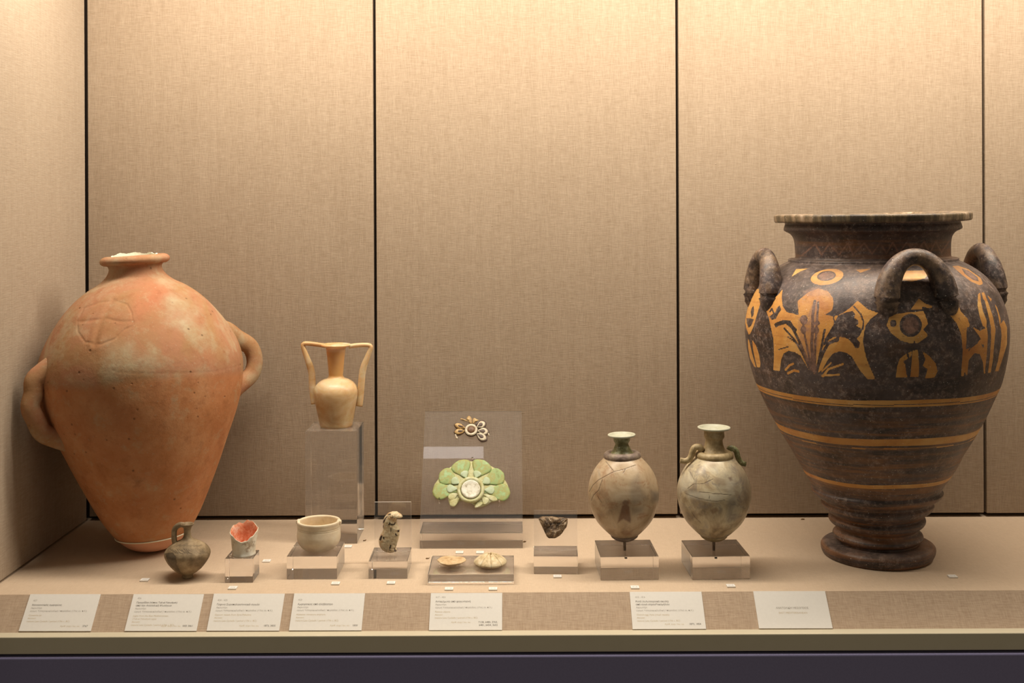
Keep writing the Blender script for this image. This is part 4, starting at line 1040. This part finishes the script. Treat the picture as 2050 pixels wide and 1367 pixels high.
for tip, w_ in (((300, 500), 230), ((290, 800), 250)):
    petal(sr, (945, 730), (945 + (tip[0]-945)*1.05, 730 + (tip[1]-730)*1.05), w_ * 1.1, 225, M['darkp'], 0.0022, 0.0, G3, 'petal_back', 1.3, hubo=hub3)
    petal(sr, (945, 730), tip, w_ * 0.9, 240, M['ochre'], 0.003, 0.0012, G3, 'petal', 1.3, hubo=hub3)
    petal(sr, (945, 730), (945 + (tip[0]-945)*0.8, 730 + (tip[1]-730)*0.8), w_ * 0.35, 300, M['darkp'], 0.002, 0.0032, G3, 'petal_core', 1.5, hubo=hub3)
for poly in ([(760,280),(790,200),(860,158),(930,210),(965,280),(975,400),(975,480),(930,490),(850,420),(850,330),(800,330)], [(1000,300),(1030,265),(1075,240),(1150,295),(1260,335),(1180,380),(1090,400),(1040,480),(1000,470)], [(520,290),(555,255),(620,280),(690,300),(760,340),(850,400),(800,370),(690,345),(600,325),(530,315)]):
    cxp, cyp = np.mean(poly, 0)
    fragment('broken_petal', sr, G3(poly), hub3, G3([(cxp, cyp), (cxp + 5, cyp + 20)]), 0.003, 0.0, M['ochre'], 0.0006, 4, 0.5, 0, 50)
petal(sr, (945, 730), (1270, 350), 120, 230, M['darkp'], 0.0024, 0.0006, G3, 'petal_back', 1.6, hubo=hub3)
fragment('tip_chip', sr, G3([(1590,810),(1625,800),(1660,900),(1640,945),(1600,890)]), hub3, G3([(1620, 850), (1630, 890)]), 0.002, 0, M['cream'], 0.0, 3, 0.5, 0, 24)
fragment('tip_chip', sr, G3([(305,870),(350,860),(380,960),(430,1010),(390,1060),(340,1030)]), hub3, G3([(345, 920), (380, 1010)]), 0.002, 0, M['cream'], 0.0, 3, 0.5, 0, 24)
m3 = Z0 / F / 19.53 * 1.05
V, Fc = lathe_vf([((195 + 55 * math.cos(q)) * m3, 0.0042 + 0.0022 * math.sin(q)) for q in a], 60); mesh_obj('ring', V, Fc, M['cream'], sr)
V, Fc = lathe_vf([(262 * m3, 0.0), (268 * m3, 0.002), (255 * m3, 0.0036), (100 * m3, 0.0036), (0.1 * m3, 0.0036)], 60); mesh_obj('hub_back', V, Fc, M['darkp'], sr)
V, Fc = lathe_vf(curve([(152 * m3, 0.002), (150 * m3, 0.0052), (110 * m3, 0.0072), (0.1 * m3, 0.0082)], 20), 60); mesh_obj('boss', V, Fc, M['bboss'], sr)

# small easel with the dark fragment
root, Z1, w1, h1, d1_ = easel(1068.7, 1157.2, 1022, 1113.6, 1149.5, 1091, 20, 'small clear acrylic easel panel holding a dark fragment', math.radians(-1.5))
box('base_block', -w1/2, w1/2, 0.0, min(d1_, 0.06), 0.0006, h1, M['acrylic'], root, 0.0006)
LE2 = math.radians(22)
Lp2 = solve_panel(1021.5, 1110, Z1, h1 + 0.0008, LE2)
panel(root, w1 * 0.99, Lp2, h1 + 0.0008, LE2, 0.001, 0.003)
n_p = np.array([0, -math.cos(LE2), math.sin(LE2)]); up_p = np.array([0, math.sin(LE2), math.cos(LE2)])
p_p = np.array([0, Z1 + 0.001, h1 + 0.0008]) + n_p * 0.0012
ROT2 = Matrix(((1, 0, 0), (0, up_p[1], n_p[1]), (0, up_p[2], n_p[2])))
G6 = lambda pts: [(1060 + x / 9.76, 1015 + y / 9.76) for x, y in pts]
h6 = G6([(470, 380)])[0]
O6 = onplane(h6[0], h6[1], p_p, n_p)
fr = empty('dark_faience_fragment', O6 + n_p * 0.0004); fr.rotation_euler = ROT2.to_euler()
tag(fr, 'dark brown broken relief fragment fixed to the small easel panel', 'fragment')
out6 = [(180,240),(200,205),(270,180),(310,190),(420,185),(560,205),(660,200),(745,235),(740,330),(720,400),(690,430),(640,510),(590,560),(500,610),(380,612),(340,580),(300,500),(250,390),(220,330)]
fragment('slab', fr, G6(out6), h6, G6([(430, 340), (520, 370)]), 0.0065, 0.0, M['frag'], 0.0, 8, 0.55, 0.0004, 120, 3)
for poly in ([(200,230),(290,200),(400,330),(420,400),(330,420),(250,330)], [(440,230),(600,215),(610,320),(450,320)], [(610,380),(680,330),(735,250),(730,380),(690,420)], [(400,480),(520,440),(620,440),(520,590),(410,590)]):
    cxp, cyp = np.mean(poly, 0)
    fragment('relief', fr, G6(poly), h6, G6([(cxp - 10, cyp), (cxp + 12, cyp + 6)]), 0.004, 0.0, M['frag'], 0.0045, 5, 0.1, 0.0003, 50, 5)

# figurine on a block with a pane behind
Pf = onz(776.6, 1159); Z2 = Pf[1]; w2 = (815.6 - 737.7) * Z2 / F; h2 = float(at(776, 1123, Z2)[2]); d2 = float(onz(785, 1095.4, h2)[1] - Z2)
root = empty('acrylic_easel_stand', (Pf[0], Z2, 0.0))
tag(root, 'clear acrylic block with upright pane behind the mottled figurine', 'display stand', 'clear acrylic easel stands')
box('base_block', -w2/2, w2/2, 0, d2, 0.0006, h2, M['acrylic'], root, 0.0006)
yb_ = Z2 + d2 + 0.0006
xa, xb = float(at(749.5, 1005, yb_)[0]), float(at(822.8, 1005, yb_)[0]); zt = float(at(786, 1005, yb_)[2])
edge_faces(box('upright_pane', xa - Pf[0], xb - Pf[0], d2 + 0.0006, d2 + 0.0036, 0.0006, zt, M['acrylic'], root, 0.0))
G5 = lambda pts: [(740 + x / 12.42, 1010 + y / 12.42) for x, y in pts]
out5 = [(345,520),(340,450),(370,360),(450,270),(560,225),(680,225),(780,290),(822,345),(800,372),(690,372),(668,400),(668,470),(700,560),(755,650),(738,720),(745,800),(720,900),(690,1000),(660,1100),(640,1150),(690,1172),(660,1200),(580,1240),(500,1250),(400,1230),(310,1170),(250,1090),(225,960),(250,840),(310,740),(345,650),(325,600)]
Yf = Z2 + 0.017
bs = G5([(500, 1250)])[0]
Q = at(bs[0], bs[1], Yf); Q[2] = h2 + 0.0004
# sit it where its lowest point meets the block top
Yf = float(onz(bs[0], bs[1] - 4, h2)[1]); Q = np.array([at(bs[0], bs[1], Yf)[0], Yf, h2 + 0.0004])
fg = empty('mottled_figurine', Q)
tag(fg, 'mottled cream and dark curved figurine fragment in front of an upright pane', 'figurine')
pts = resample_closed(G5(out5), 130)
W = np.array([at(x, y, Yf) for x, y in pts]) - Q; W[:, 2] -= W[:, 2].min()
spn = np.array([at(x, y, Yf) for x, y in G5([(560, 330), (500, 480), (560, 640), (520, 800), (470, 960), (470, 1100)])]) - Q
zmin = (np.array([at(x, y, Yf) for x, y in pts]) - Q)[:, 2].min(); spn[:, 2] -= zmin
V, Fc = inflate(W[:, [0, 2]], spn[:, [0, 2]], 0.011, 0.009, 8, 0.0003, 2, 0.12)
V = np.c_[V[:, 0], -V[:, 2], V[:, 1]]
fb = mesh_obj('body', V, Fc, M['mottled'], fg)
def knob(name, pts, H, yoff, mat):
    p = resample_closed(G5(pts), 26); W = np.array([at(x, y, Yf) for x, y in p]) - Q; W[:, 2] -= zmin
    c = W.mean(0); V, Fc = inflate(W[:, [0, 2]], np.array([[c[0], c[2]], [c[0] + 1e-4, c[2]]]), H, 0.001, 4, 0, 1, 0.2)
    V = np.c_[V[:, 0], -V[:, 2] - yoff, V[:, 1]]; mesh_obj(name, V, Fc, mat, fg)
for pts_ in ([(450,600),(450,560),(500,530),(505,580),(480,630)], [(590,590),(600,540),(640,540),(650,590),(620,610)], [(560,700),(570,610),(605,640),(590,710)], [(340,500),(350,430),(420,330),(490,280),(470,350),(400,440)], [(250,900),(270,830),(310,780),(350,820),(340,920),(310,900),(290,930)], [(700,690),(720,650),(755,660),(730,720)], [(690,350),(670,330),(720,320),(730,365)], [(610,1170),(640,1110),(655,1160),(690,1172),(660,1200)]):
    knob('dark_spot', pts_, 0.0012, 0.0068, M['darkp'])

# ---- two shell discs on the long slab
hb = b_disc['h'] + 0.0003
P, s, k = frame_px(903.7, 1131.5, hb)
d1o = empty('shell_disc', P)
tag(d1o, 'flat pale shell disc with small central hole, left one on the long slab', 'shell disc')
dp = curve([(1.2, -0.2), (9, 0), (18, 3.2), (26, 7.6), (28.6, 9.6), (28.2, 10.6), (22, 11.4), (10, 12.4), (3.2, 12.8), (2.0, 12.0), (1.6, 8), (0.02, 7.5)], 70) * np.array([s * k, s])
dp[:, 1] -= dp[:, 1].min()
lathe('disc', dp, 120, M['disc'], d1o, lambda R, Z, T: (R * (1 + 0.035 * np.sin(3*T + 0.5) + 0.02 * np.sin(8*T + 2)), Z * (1 + 0.03 * np.sin(4*T)) + 0))
P, s, k = frame_px(981.5, 1130.5, hb)
d2o = empty('lobed_shell', P)
tag(d2o, 'domed pale lobed shell with broken hole on top, right one on the long slab', 'shell disc')
dp = curve([(1, 0), (24, 0.2), (31.5, 2.6), (33.2, 5.2), (31.5, 9), (25, 14.5), (17, 19), (9.5, 22), (6.2, 22.5), (4.6, 21), (4.2, 16), (0.02, 15)], 90) * np.array([s * k, s])
dp[:, 1] -= dp[:, 1].min()
def ldisp(R, Z, T):
    g = np.abs(np.sin(4.5 * T + 0.4)); rel = np.clip(R / R.max(), 0, 1)
    return R * (1 - 0.035 * (1 - g) ** 3 * (rel > 0.2) + 0.015*np.sin(3*T)), Z * (1 - 0.16 * (1 - g) ** 4 * (rel > 0.2)) + 0.0008 * np.sin(6*T) * (Z > 0.015)
lo = lathe('shell', dp, 180, M['lobed'], d2o, ldisp)
co = np.array([v.co for v in lo.data.vertices]); T = np.arctan2(co[:, 1], co[:, 0]); g = np.abs(np.sin(4.5 * T + 0.4))
add_attr(lo, 'crack', np.clip((0.16 - g) / 0.12, 0, 1) * (co[:, 2] > 0.002))

# ------------------------------------------------------------------ number tags and caption cards
texts = []
def text(body, size, x, y, z, mat, parent, align='LEFT', bold=0.0):
    c = bpy.data.curves.new('lettering', 'FONT'); c.body = body; c.size = size; c.align_x = align; c.offset = bold
    c.resolution_u = 2
    o = bpy.data.objects.new('lettering_curve', c); root_col.objects.link(o)
    texts.append((o, parent, (x, y, z), mat))
TAGS = [(290, 1161, '427', 'beside the jug and amphora'), (466, 1177, '426', 'in front of the broken cup block'), (534, 1123, '425', 'to the right of the broken cup'),
        (672, 1168, '424', 'in front of the bowl block'), (697, 1094, '423', 'beside the foot of the tall acrylic pillar'), (783, 1167, '422', 'in front of the mottled figurine'),
        (920, 1106, '420', 'behind the shell slab, left of the two'), (961, 1106, '421', 'behind the shell slab, right of the two'), (899, 1179, '418', 'in front of the flat shell disc'),
        (987, 1179, '419', 'in front of the lobed shell'), (1116, 1154, '417', 'in front of the dark fragment'), (1271, 1176, '416', 'in front of the egg vessel without handles'),
        (1463, 1173, '415', 'in front of the egg vessel with handles'), (1907, 1154, '414', 'to the right of the large painted jar')]
V, Fc = box_vf(-0.0067, 0.0067, -0.0065, 0.0065, 0, 0.0018)
tag_mesh = None
for x, y, num, where in TAGS:
    Pt = onz(x, y + 1.0)
    if tag_mesh is None:
        o = mesh_obj('number_tag', V, Fc, M['card'], smooth=False); tag_mesh = o.data
    else:
        o = bpy.data.objects.new('number_tag', tag_mesh); root_col.objects.link(o)
    o.location = (Pt[0], Pt[1], 0.0003)
    tag(o, 'tiny white number tag on the floor ' + where, 'number tag', 'number tags on the floor')
    text(num, 0.0058, 0, -0.0021, 0.00195, M['ink_tag'], o, 'CENTER')

sl_n = np.array([0, -(0 - LZ), (ZF - ZS)]); sl_n = sl_n / np.linalg.norm(sl_n); 
sl_n = np.array([0.0, LZ, ZF - ZS]); sl_n /= np.linalg.norm(sl_n)
sl_u = np.array([0.0, ZF - ZS, -LZ]); sl_u /= np.linalg.norm(sl_u)
GR1, GR2 = 'Ακρωτήρι', 'ώριμη Υστεροκυκλαδική Ι περίοδος (17ος αι. π.Χ.)'
EN1, EN2 = 'Akrotiri', 'mature Late Cycladic I period (17th c. BC)'
INV = 'Αριθ. ευρ./ Inv. no.'
CARDS = [
 ((61, 1190), (201.8, 1190), (182.4, 1263.8), (38.2, 1263.8), '427', ['Χαναανιτικός αμφορέας'], ['Canaanite jar'], ['3767'], 'white caption card numbered 427, leftmost on the ledge', 0.010),
 ((267.7, 1190), (407.8, 1190), (394.5, 1263.5), (250, 1263.5), '426', ['Προχοΐδιο (τύπος Tell-el-Yahudiyeh)', 'από την Ανατολική Μεσόγειο'], ['Juglet from the East Mediterranean', '(Tell-el-Yahudiyeh type)'], ['ΜΘ 3861'], 'white caption card numbered 426, second from the left on the ledge', 0.006),
 ((427.8, 1189), (569.6, 1189), (560, 1263), (414.8, 1263), '424 - 425', ['Γύψινα Συροπαλαιστινιακά αγγεία'], ['Gypsum vessels from Syria-Palestine'], ['1873, 3835'], 'white caption card numbered 424 - 425, below the broken cup', 0.010),
 ((588.7, 1188.5), (730.3, 1188.3), (724.5, 1262.4), (579.4, 1262.5), '423', ['Αμφορίσκος από αλάβαστρο'], ['Alabaster miniature amphora'], ['1800'], 'white caption card numbered 423, below the cream bowl', 0.010),
 ((862, 1188), (1005.1, 1187.5), (1005.5, 1261.5), (859.5, 1262), '417 - 422', ['Αντικείμενα από φαγεντιανή'], ['Faience objects'], ['7138, 6480, 3763,', '6481, 6454, 3602'], 'white caption card numbered 417 - 422, below the long slab', 0.006),
 ((1259.8, 1185.5), (1403, 1185), (1414.4, 1259.5), (1267, 1260), '415 - 416', ['Ρυτά (τελετουργικά σκεύη)', 'από αυγό στρουθοκαμήλου'], ['Ostrich-egg rhyta (ritual vessels)'], ['1873, 1854'], 'white caption card numbered 415 - 416, below the egg vessels', 0.008),
 ((1506.6, 1184), (1650.5, 1184), (1667.6, 1258.2), (1520.5, 1258.5), None, None, None, None, 'white title card reading EAST MEDITERRANEAN, rightmost on the ledge', 0),
]
sl_p = np.array([0, ZF, 0.0])
for TL, TR, BR, BL, num, gr_, en_, inv, lab, top in CARDS:
    q = [onplane(x, y, sl_p, sl_n) for x, y in (TL, TR, BR, BL)]
    c = sum(q) / 4; w = 0.5 * (np.linalg.norm(q[1]-q[0]) + np.linalg.norm(q[2]-q[3])); h = 0.5 * (np.linalg.norm(q[3]-q[0]) + np.linalg.norm(q[2]-q[1]))
    e = (q[1] - q[0]) + (q[2] - q[3]); rz = math.atan2(float(np.dot(e, sl_u)), e[0])
    b3 = Matrix(((1, 0, 0), (0, sl_u[1], sl_n[1]), (0, sl_u[2], sl_n[2])))
    rt = (b3 @ Matrix.Rotation(rz, 3, 'Z')).to_euler()
    h = min(h, 0.0618)
    o = box('caption_card', -w/2, w/2, -h/2, h/2, 0.0, 0.0012, M['card'], None, 0.0)
    o.location = c + sl_n * 0.0003; o.rotation_euler = rt
    tag(o, lab, 'caption card', 'caption cards on the ledge')
    z = 0.0013; L0 = -w/2 + w * 0.07
    if num is None:
        text('ΑΝΑΤΟΛΙΚΗ ΜΕΣΟΓΕΙΟΣ', 0.0043, 0, 0.001, z, M['ink_grey'], o, 'CENTER', 0.00005)
        text('EAST MEDITERRANEAN', 0.0043, 0, -0.007, z, M['ink_tan'], o, 'CENTER')
        continue
    y = h/2 - top - 0.0024; ld = 0.0050
    text(num, 0.0041, L0, y, z, M['ink_grey'], o); y -= ld * 1.45
    for l in gr_: text(l, 0.0041, L0, y, z, M['ink_dark'], o, bold=0.00006); y -= ld
    text(GR1, 0.0039, L0, y, z, M['ink_grey'], o); y -= ld
    text(GR2, 0.0039, L0, y, z, M['ink_grey'], o); y -= ld * 1.4
    for l in en_: text(l, 0.0039, L0, y, z, M['ink_tan'], o); y -= ld
    text(EN1, 0.0039, L0, y, z, M['ink_tan'], o); y -= ld
    text(EN2, 0.0039, L0, y, z, M['ink_tan'], o); y -= ld
    y = -h/2 + 0.0065 + (ld * 0.95 if len(inv) > 1 else 0)
    rx_ = w/2 - w * 0.06
    text(inv[0], 0.0042, rx_, y, z, M['ink_dark'], o, 'RIGHT', 0.00003)
    text(INV, 0.0038, rx_ - 0.0023 * len(inv[0]) - 0.003, y, z, M['ink_tan'], o, 'RIGHT')
    if len(inv) > 1: text(inv[1], 0.0042, rx_, y - ld * 0.95, z, M['ink_dark'], o, 'RIGHT', 0.00003)
bpy.context.view_layer.update()
dg = bpy.context.evaluated_depsgraph_get()
for o, par, loc, mat in texts:
    me = bpy.data.meshes.new_from_object(o.evaluated_get(dg), depsgraph=dg)
    me.materials.clear(); me.materials.append(mat); me.name = 'lettering'
    n_ = bpy.data.objects.new('lettering', me); root_col.objects.link(n_); n_.parent = par; n_.location = loc
for o, *_ in texts:
    cd = o.data; bpy.data.objects.remove(o); bpy.data.curves.remove(cd)

# ---- bits of debris lying on the floor
for i, (x, y, w, lab) in enumerate(((1607, 1040, 4.5, 'tiny brown dry leaf bit on the floor near the back joint left of the jar'), (730, 1082.5, 3, 'tiny brown crumb beside the tall pillar'), (856, 1118.5, 3.5, 'tiny brown crumb left of the long slab'), (1050, 1085, 3.5, 'tiny brown crumb right of the large easel'))):
    Pq = onz(x, y); s_ = Pq[1] / F
    pts = [(-w, -1.0), (-w * 0.3, 1.2), (w * 0.4, 0.8), (w, 1.6), (w * 0.6, -0.6), (0, -1.2)]
    V = [(a_ * s_, b_ * s_ * 2, 0.0006 + 0.0012 * abs(math.sin(j * 2.1 + i))) for j, (a_, b_) in enumerate(pts)] + [(a_ * s_, b_ * s_ * 2, 0.0001) for a_, b_ in pts]
    Fc = [(0, 5, 4, 3, 2, 1), (6, 7, 8, 9, 10, 11)] + [(j, (j+1) % 6, 6 + (j+1) % 6, 6 + j) for j in range(6)]
    o = mesh_obj('crumb', V, Fc, M['crumb'], smooth=False, loc=(Pq[0], Pq[1], 0.0001))
    tag(o, lab, 'debris')
